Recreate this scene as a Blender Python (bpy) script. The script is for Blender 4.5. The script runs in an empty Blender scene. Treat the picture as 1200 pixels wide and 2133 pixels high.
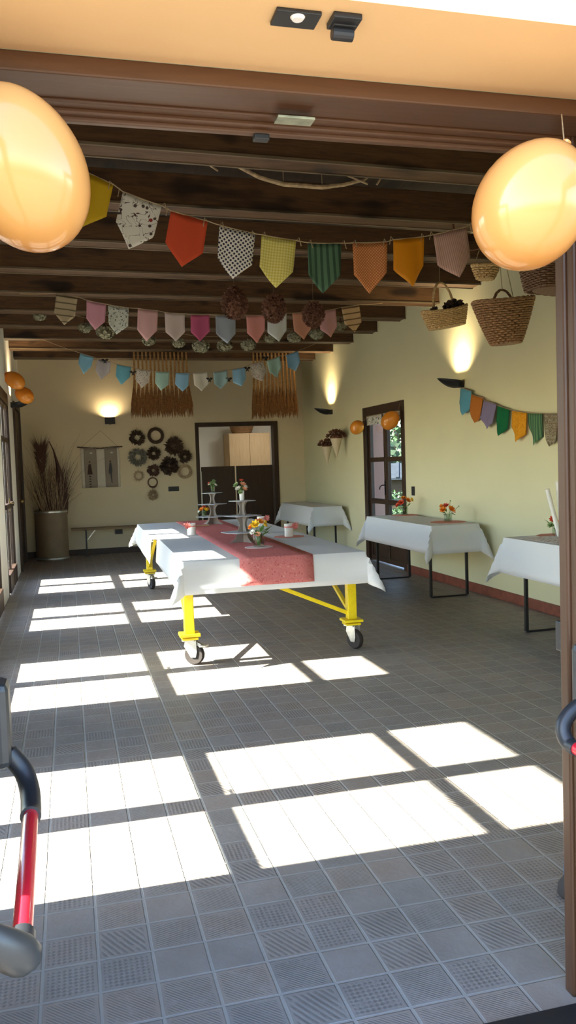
import bpy, bmesh, math, random
from math import sin, cos, pi, radians, sqrt, atan2, hypot
from mathutils import Vector, Matrix

C = bpy.context.scene.collection
SC = bpy.context.scene
K = 0.16                      # one floor tile in metres
rng = random.Random(7)

# ------------------------------------------------------------------ camera
def cam_axes(yaw, pitch, roll):
    cy, sy, cp, sp = cos(yaw), sin(yaw), cos(pitch), sin(pitch)
    f = Vector((sy*cp, cy*cp, sp)); r = Vector((cy, -sy, 0)); u = r.cross(f)
    return r*cos(roll)+u*sin(roll), u*cos(roll)-r*sin(roll), f
r_, u_, f_ = cam_axes(radians(14.664), radians(-3.309), radians(-1.919))
cd = bpy.data.cameras.new('camera'); cam = bpy.data.objects.new('camera', cd); C.objects.link(cam)
cam.matrix_world = Matrix(((r_.x, u_.x, -f_.x, -0.339), (r_.y, u_.y, -f_.y, -2.808), (r_.z, u_.z, -f_.z, 1.463), (0, 0, 0, 1)))
cd.sensor_fit = 'VERTICAL'; cd.sensor_height = 24.0; cd.lens = 1737.15/2133*24.0
cd.clip_start = 0.05; cd.clip_end = 300
SC.camera = cam

# ------------------------------------------------------------------ world, sun, exposure
SC.view_settings.view_transform = 'Standard'; SC.view_settings.look = 'None'
SC.view_settings.gamma = 1.0; SC.view_settings.use_curve_mapping = False
SC.view_settings.exposure = 1.92
W = bpy.data.worlds.new('sky'); SC.world = W; W.use_nodes = True
wn = W.node_tree; bg = wn.nodes['Background']
sk = wn.nodes.new('ShaderNodeTexSky'); sk.sky_type = 'NISHITA'; sk.sun_disc = False
sk.sun_elevation = radians(39); sk.sun_rotation = radians(-90); sk.air_density = 1.0; sk.dust_density = 0.8; sk.ozone_density = 2.0
wn.links.new(sk.outputs[0], bg.inputs[0]); bg.inputs[1].default_value = 0.38
sl = bpy.data.lights.new('sun', 'SUN'); so = bpy.data.objects.new('sun', sl); C.objects.link(so)
sl.energy = 17.0; sl.angle = radians(0.6); sl.color = (1.0, 0.93, 0.82)
so.location = (-12, 4, 10)
so.rotation_euler = Vector((1, 0, -0.81)).to_track_quat('-Z', 'Y').to_euler()
SC.cycles.max_bounces = 10; SC.cycles.diffuse_bounces = 6; SC.cycles.transparent_max_bounces = 12
SC.cycles.caustics_reflective = False; SC.cycles.caustics_refractive = False
SC.cycles.sample_clamp_indirect = 6.0

# ------------------------------------------------------------------ node helpers
class NT:
    def __init__(s, name):
        s.m = bpy.data.materials.new(name); s.m.use_nodes = True
        s.t = s.m.node_tree; s.b = s.t.nodes['Principled BSDF']; s.out = s.t.nodes['Material Output']
    def n(s, typ, **kw):
        x = s.t.nodes.new(typ)
        for k, v in kw.items(): setattr(x, k, v)
        return x
    def put(s, sock, v):
        if v is None: return
        if isinstance(v, bpy.types.NodeSocket): s.t.links.new(v, sock)
        elif isinstance(v, tuple) and len(v) == 3 and sock.type == 'RGBA': sock.default_value = (*v, 1)
        else: sock.default_value = v
    def math(s, op, a, b=None, c=None, clamp=False):
        x = s.n('ShaderNodeMath', operation=op); x.use_clamp = clamp
        s.put(x.inputs[0], a)
        if b is not None: s.put(x.inputs[1], b)
        if c is not None: s.put(x.inputs[2], c)
        return x.outputs[0]
    def mix(s, f, a, b, blend='MIX'):
        x = s.n('ShaderNodeMix', data_type='RGBA', blend_type=blend)
        s.put(x.inputs[0], f); s.put(x.inputs[6], a); s.put(x.inputs[7], b)
        return x.outputs[2]
    def coord(s, which='Object'): return s.n('ShaderNodeTexCoord').outputs[which]
    def mapping(s, v, scale=(1, 1, 1), rot=(0, 0, 0), loc=(0, 0, 0)):
        x = s.n('ShaderNodeMapping'); s.put(x.inputs[0], v); x.inputs[1].default_value = loc
        x.inputs[2].default_value = rot; x.inputs[3].default_value = scale
        return x.outputs[0]
    def noise(s, v, scale=5, detail=4, rough=0.5, dist=0.0):
        x = s.n('ShaderNodeTexNoise'); s.put(x.inputs['Vector'], v); x.inputs['Scale'].default_value = scale
        x.inputs['Detail'].default_value = detail; x.inputs['Roughness'].default_value = rough; x.inputs['Distortion'].default_value = dist
        return x.outputs[0]
    def ramp(s, f, stops):
        x = s.n('ShaderNodeValToRGB'); s.put(x.inputs[0], f); e = x.color_ramp.elements
        while len(e) < len(stops): e.new(0.5)
        for i, (p, c) in enumerate(stops):
            e[i].position = p; e[i].color = (*c, 1) if isinstance(c, tuple) else (c, c, c, 1)
        return x.outputs[0]
    def bump(s, h, strength=0.5, dist=0.01):
        x = s.n('ShaderNodeBump'); s.put(x.inputs['Height'], h); x.inputs['Strength'].default_value = strength; x.inputs['Distance'].default_value = dist
        s.t.links.new(x.outputs[0], s.b.inputs['Normal'])
    def set(s, color=None, rough=None, metal=None, spec=None, coat=None):
        s.put(s.b.inputs['Base Color'], color); s.put(s.b.inputs['Roughness'], rough); s.put(s.b.inputs['Metallic'], metal)
        s.put(s.b.inputs['Specular IOR Level'], spec); s.put(s.b.inputs['Coat Weight'], coat)
        return s.m
    def translucent(s, color, f):
        tr = s.n('ShaderNodeBsdfTranslucent'); s.put(tr.inputs[0], color)
        mx = s.n('ShaderNodeMixShader'); s.put(mx.inputs[0], f)
        s.t.links.new(s.b.outputs[0], mx.inputs[1]); s.t.links.new(tr.outputs[0], mx.inputs[2]); s.t.links.new(mx.outputs[0], s.out.inputs[0])

def plain(name, color, rough=0.6, metal=0.0, var=0.12, scale=30, bump=0.0, coat=0.0, spec=0.5):
    k = NT(name); nz = k.noise(k.coord(), scale, 5)
    c2 = tuple(max(0, c*(1-var)) for c in color); c3 = tuple(min(1, c*(1+var)) for c in color)
    k.set(k.ramp(nz, [(0.3, c2), (0.7, c3)]), rough, metal, spec, coat)
    if bump: k.bump(nz, 0.5, bump)
    return k.m

def wood(name, c1, c2, axis=0, rough=0.6, scale=3.0, knots=True, bump=0.002):
    k = NT(name); sc = [18, 18, 18]; sc[axis] = 1.2
    v = k.mapping(k.coord(), tuple(a*scale/3 for a in sc))
    g = k.noise(v, 2.2, 8, 0.62, 1.2)
    col = k.ramp(g, [(0.28, c1), (0.72, c2)])
    if knots:
        sc2 = [3.0, 3.0, 3.0]; sc2[axis] = 1.1
        w = k.noise(k.mapping(k.coord(), tuple(sc2)), 1.6, 2)
        col = k.mix(k.ramp(w, [(0.30, 1.0), (0.42, 0.0)]), col, tuple(a*0.35 for a in c1))
    k.set(col, rough, 0, 0.4); k.bump(g, 0.4, bump)
    return k.m

def fabric(name, base, pat='plain', c2=(0.1, 0.1, 0.1), s=1.0, c3=None, rough=0.85, thin=0.12):
    k = NT(name); uv = k.coord('UV')
    sp = k.n('ShaderNodeSeparateXYZ'); k.put(sp.inputs[0], uv); u, v = sp.outputs[0], sp.outputs[1]
    weave = k.noise(k.mapping(uv, (400, 400, 1)), 1.0, 2)
    col = k.mix(k.math('MULTIPLY', weave, 0.18), base, tuple(b*0.75 for b in base))
    def wv(x, per): return k.math('SINE', k.math('MULTIPLY', x, 2*pi/per))
    if pat == 'stripes':
        col = k.mix(k.math('GREATER_THAN', wv(u, s), 0.25), col, c2)
    elif pat == 'bands':
        col = k.mix(k.math('GREATER_THAN', wv(v, s), 0.8), col, c2)
        if c3: col = k.mix(k.math('GREATER_THAN', wv(v, s*1.7), 0.8), col, c3)
    elif pat == 'gingham':
        a = k.math('MULTIPLY', k.math('GREATER_THAN', wv(u, s), 0.0), 0.5); b = k.math('MULTIPLY', k.math('GREATER_THAN', wv(v, s), 0.0), 0.5)
        col = k.mix(k.math('ADD', a, b), col, c2)
    elif pat == 'dots':
        x = k.n('ShaderNodeTexVoronoi'); k.put(x.inputs['Vector'], k.mapping(uv, (1, 1, 1), (0, 0, radians(45)))); x.inputs['Scale'].default_value = 1/s
        x.inputs['Randomness'].default_value = 0.0
        col = k.mix(k.math('LESS_THAN', x.outputs['Distance'], 0.33), col, c2)
    elif pat in ('floral', 'floral_small'):
        x = k.n('ShaderNodeTexVoronoi'); k.put(x.inputs['Vector'], uv); x.inputs['Scale'].default_value = 1/s
        col = k.mix(k.math('LESS_THAN', x.outputs['Distance'], 0.22), col, c2)
        y = k.n('ShaderNodeTexVoronoi'); k.put(y.inputs['Vector'], k.mapping(uv, (1, 1, 1), loc=(3.3, 1.7, 0))); y.inputs['Scale'].default_value = 0.62/s
        col = k.mix(k.math('LESS_THAN', y.outputs['Distance'], 0.16), col, c3 or c2)
        nz = k.noise(uv, 0.7/s, 2, 0.5, 1.0)
        line = k.math('LESS_THAN', k.math('ABSOLUTE', k.math('SUBTRACT', nz, 0.5)), 0.012)
        col = k.mix(line, col, c2)
    elif pat == 'ornament':
        nz = k.math('ABSOLUTE', k.math('SUBTRACT', k.noise(uv, 1/s, 3, 0.5, 1.5), 0.5))
        f = k.math('LESS_THAN', nz, 0.05)
        col = k.mix(f, col, c2)
        col = k.mix(k.math('GREATER_THAN', wv(v, s*2.2), 0.86), col, c3 or c2)
    k.set(col, rough, 0, 0.2); k.bump(weave, 0.25, 0.0006)
    if thin: k.translucent(col, thin)
    return k.m

def thin_glass(name, tint=(0.92, 0.95, 0.94)):
    k = NT(name); t = k.t; t.nodes.remove(k.b)
    tr = k.n('ShaderNodeBsdfTransparent'); k.put(tr.inputs[0], tint)
    gl = k.n('ShaderNodeBsdfGlossy'); gl.inputs['Roughness'].default_value = 0.02
    fr = k.n('ShaderNodeFresnel'); fr.inputs[0].default_value = 1.45
    mx = k.n('ShaderNodeMixShader'); geo = k.n('ShaderNodeNewGeometry'); fac = k.math('MULTIPLY', fr.outputs[0], k.math('SUBTRACT', 1.0, geo.outputs['Backfacing'])); t.links.new(fac, mx.inputs[0]); t.links.new(tr.outputs[0], mx.inputs[1]); t.links.new(gl.outputs[0], mx.inputs[2])
    t.links.new(mx.outputs[0], k.out.inputs[0])
    return k.m

def glow(name, color, strength):
    k = NT(name); k.set(color, 0.5); k.put(k.b.inputs['Emission Color'], color); k.b.inputs['Emission Strength'].default_value = strength
    return k.m

def floor_material():
    k = NT('stoneware_tiles'); sp = k.n('ShaderNodeSeparateXYZ'); k.put(sp.inputs[0], k.coord())
    u = k.math('DIVIDE', sp.outputs[0], K); v = k.math('DIVIDE', sp.outputs[1], K)
    wob = k.math('MULTIPLY', k.math('SUBTRACT', k.noise(k.coord(), 9, 3), 0.5), 0.03)
    fu = k.math('FRACT', k.math('ADD', u, 200)); fv = k.math('FRACT', k.math('ADD', v, 200))
    iu = k.math('FLOOR', u); iv = k.math('FLOOR', v)
    e = k.math('MINIMUM', k.math('MINIMUM', fu, k.math('SUBTRACT', 1.0, fu)), k.math('MINIMUM', fv, k.math('SUBTRACT', 1.0, fv)))
    e = k.math('ADD', e, wob)
    grout = k.ramp(e, [(0.020, 1.0), (0.036, 0.0)])
    cb = k.n('ShaderNodeCombineXYZ'); k.put(cb.inputs[0], iu); k.put(cb.inputs[1], iv)
    wh = k.n('ShaderNodeTexWhiteNoise'); k.put(wh.inputs[0], cb.outputs[0]); r1 = wh.outputs[0]
    wh2 = k.n('ShaderNodeTexWhiteNoise'); k.put(wh2.inputs[0], k.mapping(cb.outputs[0], loc=(17.3, 5.1, 2.2))); r2 = wh2.outputs[0]
    dg = k.math('ADD', fu, fv)
    fine = k.math('SINE', k.math('MULTIPLY', dg, 2*pi*13))
    ridge = k.math('SINE', k.math('MULTIPLY', k.math('ADD', fu, k.math('MULTIPLY', fv, 0.55)), 2*pi*8))
    wv = k.math('MULTIPLY', k.math('SINE', k.math('MULTIPLY', dg, 2*pi*5)), k.math('SINE', k.math('MULTIPLY', k.math('SUBTRACT', fu, fv), 2*pi*5)))
    def sel(lo, hi): return k.math('MULTIPLY', k.math('GREATER_THAN', r1, lo), k.math('LESS_THAN', r1, hi))
    h = k.math('MULTIPLY', fine, k.math('MULTIPLY', sel(0.2, 0.45), 0.30))
    h = k.math('ADD', h, k.math('MULTIPLY', ridge, k.math('MULTIPLY', sel(0.45, 0.65), 0.45)))
    h = k.math('ADD', h, k.math('MULTIPLY', wv, k.math('MULTIPLY', sel(0.65, 1.1), 0.6)))
    inner = k.ramp(e, [(0.07, 0.0), (0.11, 1.0)])
    pat = k.math('MULTIPLY', k.math('MULTIPLY', h, inner), k.ramp(k.noise(k.coord(), 26, 4, 0.65), [(0.36, 0.15), (0.6, 1.0)]))
    nz = k.noise(k.coord(), 38, 6, 0.6)
    hh = k.math('ADD', k.math('ADD', k.math('MULTIPLY', pat, 0.5), k.math('MULTIPLY', nz, 0.5)), k.math('MULTIPLY', grout, -0.9))
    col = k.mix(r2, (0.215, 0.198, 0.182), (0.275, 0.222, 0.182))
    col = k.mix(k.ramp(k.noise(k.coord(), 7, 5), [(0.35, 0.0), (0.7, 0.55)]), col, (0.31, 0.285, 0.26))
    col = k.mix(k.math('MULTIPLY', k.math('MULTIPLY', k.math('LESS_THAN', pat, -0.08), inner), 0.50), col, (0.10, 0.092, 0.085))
    col = k.mix(k.math('MULTIPLY', grout, 0.6), col, (0.34, 0.335, 0.315))
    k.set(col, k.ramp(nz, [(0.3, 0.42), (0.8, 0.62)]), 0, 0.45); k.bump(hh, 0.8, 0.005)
    return k.m

M = {}
M['floor'] = floor_material()
def plaster(name, c, bump=0.0015):
    k = NT(name); nz = k.noise(k.coord(), 45, 6, 0.6); big = k.noise(k.coord(), 1.3, 3)
    col = k.mix(big, tuple(a*0.93 for a in c), tuple(min(1, a*1.04) for a in c))
    k.set(col, 0.9, 0, 0.15); k.bump(nz, 0.3, bump); return k.m
M['wall'] = plaster('cream_plaster', (0.70, 0.665, 0.44))
M['wall_end'] = plaster('cream_plaster_lamp_tint', (0.70, 0.60, 0.41))  # same cream paint as the other wall, with warm lamplight put into its colour
M['wall_white'] = plaster('white_plaster', (0.84, 0.81, 0.73))
M['peach'] = plaster('peach_plaster', (0.80, 0.53, 0.27))
M['pink'] = plaster('pink_plaster', (0.40, 0.225, 0.18))
M['pavement'] = plaster('pale_paving', (0.15, 0.137, 0.12))
M['beam'] = wood('dark_beam_wood', (0.055, 0.026, 0.011), (0.135, 0.068, 0.028), 0, 0.65)
M['beam_edge'] = wood('pale_beam_edge', (0.12, 0.085, 0.05), (0.19, 0.14, 0.09), 0, 0.65)
M['board'] = wood('dark_ceiling_boards', (0.014, 0.008, 0.004), (0.034, 0.019, 0.010), 1, 0.75)
M['door_x'] = wood('brown_door_wood_across', (0.078, 0.033, 0.013), (0.105, 0.046, 0.019), 0, 0.40, knots=False, bump=0.001)
M['door_z'] = wood('brown_door_wood_upright', (0.058, 0.027, 0.013), (0.088, 0.040, 0.019), 2, 0.40, knots=False, bump=0.001)
M['dark_z'] = wood('dark_window_wood_upright', (0.022, 0.011, 0.006), (0.055, 0.028, 0.014), 2, 0.5, knots=False, bump=0.001)
M['dark_x'] = wood('dark_window_wood_across', (0.022, 0.011, 0.006), (0.055, 0.028, 0.014), 0, 0.5, knots=False, bump=0.001)
M['lite_wood'] = wood('pale_cabinet_wood', (0.50, 0.34, 0.17), (0.62, 0.44, 0.24), 2, 0.5, knots=False, bump=0.0005)
M['bench'] = wood('worn_bench_wood', (0.16, 0.10, 0.05), (0.28, 0.19, 0.10), 0, 0.6)
M['terracotta'] = plain('red_skirting_tile', (0.22, 0.062, 0.038), 0.5, var=0.25, scale=14)
M['dark_skirt'] = plain('dark_skirting', (0.05, 0.032, 0.025), 0.6)
M['glass'] = thin_glass('window_glass')
M['jar_glass'] = thin_glass('jar_glass', (0.86, 0.9, 0.86))
M['black'] = plain('black_metal', (0.018, 0.018, 0.02), 0.45, 0.2)
M['black_plastic'] = plain('black_plastic', (0.02, 0.022, 0.026), 0.38)
M['grey_plastic'] = plain('grey_plastic', (0.034, 0.037, 0.038), 0.38)
M['red'] = plain('red_paint', (0.62, 0.015, 0.03), 0.22, var=0.05, coat=0.5)
M['yellow'] = plain('yellow_paint', (0.86, 0.66, 0.01), 0.35, var=0.06)
M['steel'] = plain('dull_steel', (0.55, 0.54, 0.50), 0.35, 0.8)
M['rubber'] = plain('dark_rubber', (0.03, 0.022, 0.018), 0.7)
M['brass'] = plain('aged_brass', (0.35, 0.25, 0.10), 0.4, 0.8)
M['strike'] = plain('tarnished_plate', (0.34, 0.36, 0.27), 0.45, 0.6, var=0.3)
M['cardboard'] = plain('grey_cardboard', (0.29, 0.245, 0.21), 0.85, var=0.06)
M['cardtop'] = plain('pale_card_tier', (0.50, 0.51, 0.53), 0.7, var=0.04)
M['twine'] = plain('jute_twine', (0.36, 0.27, 0.16), 0.9, var=0.2, scale=200)
M['twine_dark'] = plain('dark_twine', (0.14, 0.11, 0.07), 0.9, var=0.2, scale=200)
M['wicker'] = plain('brown_wicker', (0.27, 0.145, 0.062), 0.6, var=0.5, scale=70)
M['wicker_pale'] = plain('straw_wicker', (0.58, 0.39, 0.17), 0.6, var=0.4, scale=70)
M['wicker_dark'] = plain('dark_wicker', (0.13, 0.065, 0.03), 0.65, var=0.45, scale=70)
M['twig'] = plain('dark_twigs', (0.065, 0.038, 0.022), 0.8, var=0.5, scale=90)
M['moss'] = plain('grey_lichen', (0.22, 0.21, 0.17), 0.9, var=0.4, scale=60)
M['straw_brown'] = plain('golden_brown_straw', (0.42, 0.22, 0.07), 0.75, var=0.4, scale=40)
M['straw_dark'] = plain('brown_seed_heads', (0.235, 0.105, 0.035), 0.8, var=0.4, scale=40)
M['grass_dry'] = plain('dry_reed', (0.40, 0.29, 0.17), 0.85, var=0.35, scale=30)
M['grass_dark'] = plain('dark_dry_grass', (0.11, 0.055, 0.038), 0.85, var=0.4, scale=30)
M['spathe'] = plain('dark_dry_leaf', (0.075, 0.032, 0.024), 0.6, var=0.4, scale=20)
M['hydrangea'] = plain('dried_hydrangea', (0.27, 0.26, 0.17), 0.9, var=0.4, scale=60)
M['leaf'] = plain('green_leaf', (0.09, 0.20, 0.03), 0.5, var=0.35, scale=40)
M['drum'] = plain('tan_drum', (0.22, 0.155, 0.09), 0.6, var=0.12, scale=6)
M['seedball'] = plain('rusty_seed_ball', (0.13, 0.052, 0.028), 0.85, var=0.6, scale=60, bump=0.006)
M['cloth'] = fabric('white_tablecloth', (0.88, 0.89, 0.90), thin=0.30)
M['runner'] = fabric('coral_runner', (0.84, 0.32, 0.30), 'floral_small', (0.66, 0.17, 0.18), 0.026, (0.88, 0.46, 0.42), thin=0.42)
M['doily'] = fabric('rose_doily', (0.70, 0.30, 0.24), 'plain', thin=0.0)
M['doily_pale'] = fabric('pale_doily', (0.72, 0.56, 0.56), 'plain', thin=0.0)
M['linen'] = fabric('white_linen', (0.72, 0.67, 0.56), 'plain')
M['linen_grey'] = fabric('grey_linen', (0.33, 0.28, 0.22), 'plain')
M['white'] = plain('white_glaze', (0.80, 0.79, 0.76), 0.3, var=0.03)
M['ribbon'] = plain('coral_ribbon', (0.75, 0.25, 0.22), 0.6, var=0.15, scale=80)
M['pin_flower'] = plain('brown_pine_scales', (0.05, 0.028, 0.018), 0.8, var=0.4, scale=50)
M['paper_cone'] = plain('beige_paper', (0.62, 0.52, 0.36), 0.8, var=0.06)
for nm, c in dict(orange=(0.85, 0.28, 0.02), yellow_p=(0.92, 0.60, 0.03), red_p=(0.70, 0.09, 0.04), peach_p=(0.85, 0.42, 0.25), white_p=(0.82, 0.80, 0.72), green_p=(0.30, 0.42, 0.18)).items():
    M['pet_'+nm] = plain('petal_'+nm, c, 0.6, var=0.15, scale=60)
def balloon_mat(name, c, f=0.35):
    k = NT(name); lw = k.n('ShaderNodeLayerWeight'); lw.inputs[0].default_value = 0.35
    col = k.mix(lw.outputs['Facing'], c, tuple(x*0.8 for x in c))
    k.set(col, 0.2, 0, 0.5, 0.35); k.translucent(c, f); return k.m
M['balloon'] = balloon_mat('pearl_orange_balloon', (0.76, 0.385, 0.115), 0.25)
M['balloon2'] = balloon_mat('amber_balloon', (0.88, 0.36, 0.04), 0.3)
M['sun_glow'] = glow('lamp_filament', (1.0, 0.80, 0.45), 10.0)
M['tube_glow'] = glow('ceiling_tube', (1.0, 0.97, 0.90), 0.8)

# ------------------------------------------------------------------ mesh helpers
class MB:
    def __init__(s): s.bm = bmesh.new(); s.uv = s.bm.loops.layers.uv.new('UV')
    def box(s, x0, x1, y0, y1, z0, z1):
        v = [s.bm.verts.new((x, y, z)) for x in (x0, x1) for y in (y0, y1) for z in (z0, z1)]
        for a in ((0, 1, 3, 2), (4, 6, 7, 5), (0, 4, 5, 1), (2, 3, 7, 6), (0, 2, 6, 4), (1, 5, 7, 3)): s.bm.faces.new([v[i] for i in a])
        return s
    def tbox(s, x0, x1, y0, y1, z0, z1): return s.box(x0*K, x1*K, y0*K, y1*K, z0*K, z1*K)
    def obox(s, c, size, rot=(0, 0, 0)):
        from mathutils import Euler
        R = Euler(rot).to_matrix(); c = Vector(c); v = []
        for x in (-.5, .5):
            for y in (-.5, .5):
                for z in (-.5, .5): v.append(s.bm.verts.new(c + R @ Vector((x*size[0], y*size[1], z*size[2]))))
        for a in ((0, 1, 3, 2), (4, 6, 7, 5), (0, 4, 5, 1), (2, 3, 7, 6), (0, 2, 6, 4), (1, 5, 7, 3)): s.bm.faces.new([v[i] for i in a])
        return s
    def bar(s, a, b, w, h=None):
        a, b = Vector(a), Vector(b); d = b-a; q = d.to_track_quat('X', 'Z'); h = h or w; c = (a+b)/2; v = []
        for x in (-.5, .5):
            for y in (-.5, .5):
                for z in (-.5, .5): v.append(s.bm.verts.new(c + q @ Vector((x*d.length, y*w, z*h))))
        for f in ((0, 1, 3, 2), (4, 6, 7, 5), (0, 4, 5, 1), (2, 3, 7, 6), (0, 2, 6, 4), (1, 5, 7, 3)): s.bm.faces.new([v[i] for i in f])
        return s
    def tube(s, pts, r, seg=8, closed=False, cap=True):
        pts = [Vector(p) for p in pts]; n = len(pts); rings = []; up = Vector((0.13, 0.31, 0.94)).normalized()
        for i, p in enumerate(pts):
            a = pts[(i-1) % n] if closed or i > 0 else p; b = pts[(i+1) % n] if closed or i < n-1 else p
            t = (b-a).normalized() if (b-a).length > 1e-9 else Vector((0, 0, 1))
            if abs(t.dot(up)) > 0.97: up = Vector((0.9, 0.2, 0.1)).normalized()
            x = t.cross(up).normalized(); y = x.cross(t).normalized(); up = y
            rr = r[i] if isinstance(r, (list, tuple)) else r
            rings.append([s.bm.verts.new(p + (x*cos(2*pi*j/seg) + y*sin(2*pi*j/seg))*rr) for j in range(seg)])
        for i in range(n if closed else n-1):
            A, B = rings[i], rings[(i+1) % n]
            for j in range(seg):
                try: s.bm.faces.new((A[j], A[(j+1) % seg], B[(j+1) % seg], B[j]))
                except ValueError: pass
        if cap and not closed:
            s.bm.faces.new(list(reversed(rings[0]))); s.bm.faces.new(rings[-1])
        return s
    def lathe(s, prof, seg=24, c=(0, 0, 0), axis=None, cap=True, sx=1.0, sy=1.0):
        c = Vector(c); q = Vector(axis).to_track_quat('Z', 'Y') if axis else None; rings = []
        for r, z in prof:
            ring = []
            for j in range(seg):
                p = Vector((r*cos(2*pi*j/seg)*sx, r*sin(2*pi*j/seg)*sy, z)); p = q @ p if q else p
                ring.append(s.bm.verts.new(c+p))
            rings.append(ring)
        for A, B in zip(rings, rings[1:]):
            for j in range(seg): s.bm.faces.new((A[j], A[(j+1) % seg], B[(j+1) % seg], B[j]))
        if cap:
            s.bm.faces.new(list(reversed(rings[0]))); s.bm.faces.new(rings[-1])
        return s
    def prism(s, poly, d, origin=(0, 0, 0), ex=(1, 0, 0), ey=(0, 0, 1)):
        ex, ey, o = Vector(ex), Vector(ey), Vector(origin); n = ex.cross(ey).normalized()
        A = [s.bm.verts.new(o+ex*x+ey*y-n*d/2) for x, y in poly]; B = [s.bm.verts.new(o+ex*x+ey*y+n*d/2) for x, y in poly]
        s.bm.faces.new(list(reversed(A))); s.bm.faces.new(B); m = len(poly)
        for i in range(m): s.bm.faces.new((A[i], A[(i+1) % m], B[(i+1) % m], B[i]))
        return s
    def grid(s, fn, nu, nv, uvs=(1, 1)):
        P = [[s.bm.verts.new(fn(i/nu, j/nv)) for j in range(nv+1)] for i in range(nu+1)]
        for i in range(nu):
            for j in range(nv):
                f = s.bm.faces.new((P[i][j], P[i+1][j], P[i+1][j+1], P[i][j+1]))
                for l, (a, b) in zip(f.loops, ((i, j), (i+1, j), (i+1, j+1), (i, j+1))): l[s.uv].uv = (a/nu*uvs[0], b/nv*uvs[1])
        return s
    def leaf(s, p, d, n, L, w, bend=0.0):
        p, d = Vector(p), Vector(d).normalized(); n = Vector(n); x = d.cross(n)
        x = x.normalized() if x.length > 1e-6 else Vector((1, 0, 0)); n = x.cross(d).normalized()
        a = [p, p+d*L*.4+x*w/2+n*bend*L*.3, p+d*L+n*bend*L, p+d*L*.4-x*w/2+n*bend*L*.3]
        s.bm.faces.new([s.bm.verts.new(q) for q in a]); return s
    def ico(s, c, r, sub=2, jit=0.0, sc=(1, 1, 1)):
        g = bmesh.ops.create_icosphere(s.bm, subdivisions=sub, radius=r); c = Vector(c)
        for v in g['verts']:
            k = 1+rng.uniform(-jit, jit); v.co = Vector((v.co.x*sc[0]*k, v.co.y*sc[1]*k, v.co.z*sc[2]*k))+c
        return s
    def build(s, name, mat, parent=None, smooth=False, bevel=0.0, solid=0.0, sub=0, normals=True, ang=40):
        me = bpy.data.meshes.new(name)
        if normals: bmesh.ops.recalc_face_normals(s.bm, faces=s.bm.faces)
        s.bm.to_mesh(me); s.bm.free()
        o = bpy.data.objects.new(name, me); C.objects.link(o); me.materials.append(M[mat] if isinstance(mat, str) else mat)
        if smooth:
            for p in me.polygons: p.use_smooth = True
            try: me.set_sharp_from_angle(angle=radians(ang))
            except Exception: pass
        if parent: o.parent = parent
        if bevel:
            b = o.modifiers.new('bevel', 'BEVEL'); b.width = bevel; b.segments = 2; b.limit_method = 'ANGLE'
        if solid:
            b = o.modifiers.new('thickness', 'SOLIDIFY'); b.thickness = solid; b.offset = 0
        if sub:
            b = o.modifiers.new('subdivision', 'SUBSURF'); b.levels = sub; b.render_levels = sub
        return o

def tag(o, label=None, cat=None, group=None, kind=None):
    if label: o['label'] = label
    if cat: o['category'] = cat
    if group: o['group'] = group
    if kind: o['kind'] = kind
    return o
def struct(o, label, cat): return tag(o, label, cat, kind='structure')
def thing(name, label, cat, loc=(0, 0, 0), rz=0.0, group=None, kind=None):
    o = bpy.data.objects.new(name, None); C.objects.link(o); o.location = loc; o.rotation_euler = (0, 0, rz); o.empty_display_size = 0.1
    return tag(o, label, cat, group, kind)
def T3(x, y, z): return Vector((x*K, y*K, z*K))

# ------------------------------------------------------------------ room shell (tile units unless noted)
XL, XR, YB, YF, ZT = -6.75, 24.4, 75.5, -6.0, 24.0
struct(MB().tbox(-8.0, 27.0, -8.35, 77.2, -1.0, 0).build('floor', 'floor'), 'grey brown stoneware floor of small square tiles with mixed relief patterns', 'floor')
struct(MB().tbox(-60, 120, -70, 140, -2.2, -1.0).build('ground_outside', 'pavement'), 'pale paved ground outside the hall', 'ground')

# wall_left with five door openings
DOORS_L = [(0.5, 8.5), (15.65, 23.9), (32.35, 40.35), (47.7, 55.9), (63.4, 71.4)]
m = MB(); y = YF-2.35; top = 15.7
for a, b in DOORS_L:
    m.tbox(-7.6, XL, y, a-0.55, 0, ZT); m.tbox(-7.6, XL, a-0.55, b+0.55, top, ZT); y = b+0.55
m.tbox(-7.6, XL, y, YB+1.2, 0, ZT)
struct(m.build('wall_left', 'wall_white'), 'white plastered long wall of glazed doors on the sunny side', 'wall')
# wall_right with one door opening
m = MB(); RD = (45.6, 55.3, 14.0)
m.tbox(XR, 25.1, YF-2.35, RD[0], 0, ZT).tbox(XR, 25.1, RD[0], RD[1], RD[2], ZT).tbox(XR, 25.1, RD[1], YB+1.2, 0, ZT)
struct(m.build('wall_right', 'wall'), 'cream plastered long wall with sconces and hanging baskets', 'wall')
m = MB(); m.tbox(25.1, 27.0, -8.35, RD[0], 0, ZT).tbox(25.1, 27.0, RD[0], RD[1], RD[2], ZT).tbox(25.1, 27.0, RD[1], YB+1.2, 0, ZT)
struct(m.build('wall_right_outside', 'pink'), 'thick pink plastered outer wall with a deep door reveal', 'wall')
# wall_back with doorway
m = MB(); BD = (11.8, 21.3, 14.05)
m.tbox(XL, BD[0], YB, YB+1.2, 0, ZT).tbox(BD[0], BD[1], YB, YB+1.2, BD[2], ZT).tbox(BD[1], XR, YB, YB+1.2, 0, ZT)
struct(m.build('wall_back', 'wall_end'), 'cream end wall with wreaths and a dark doorway', 'wall')
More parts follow.
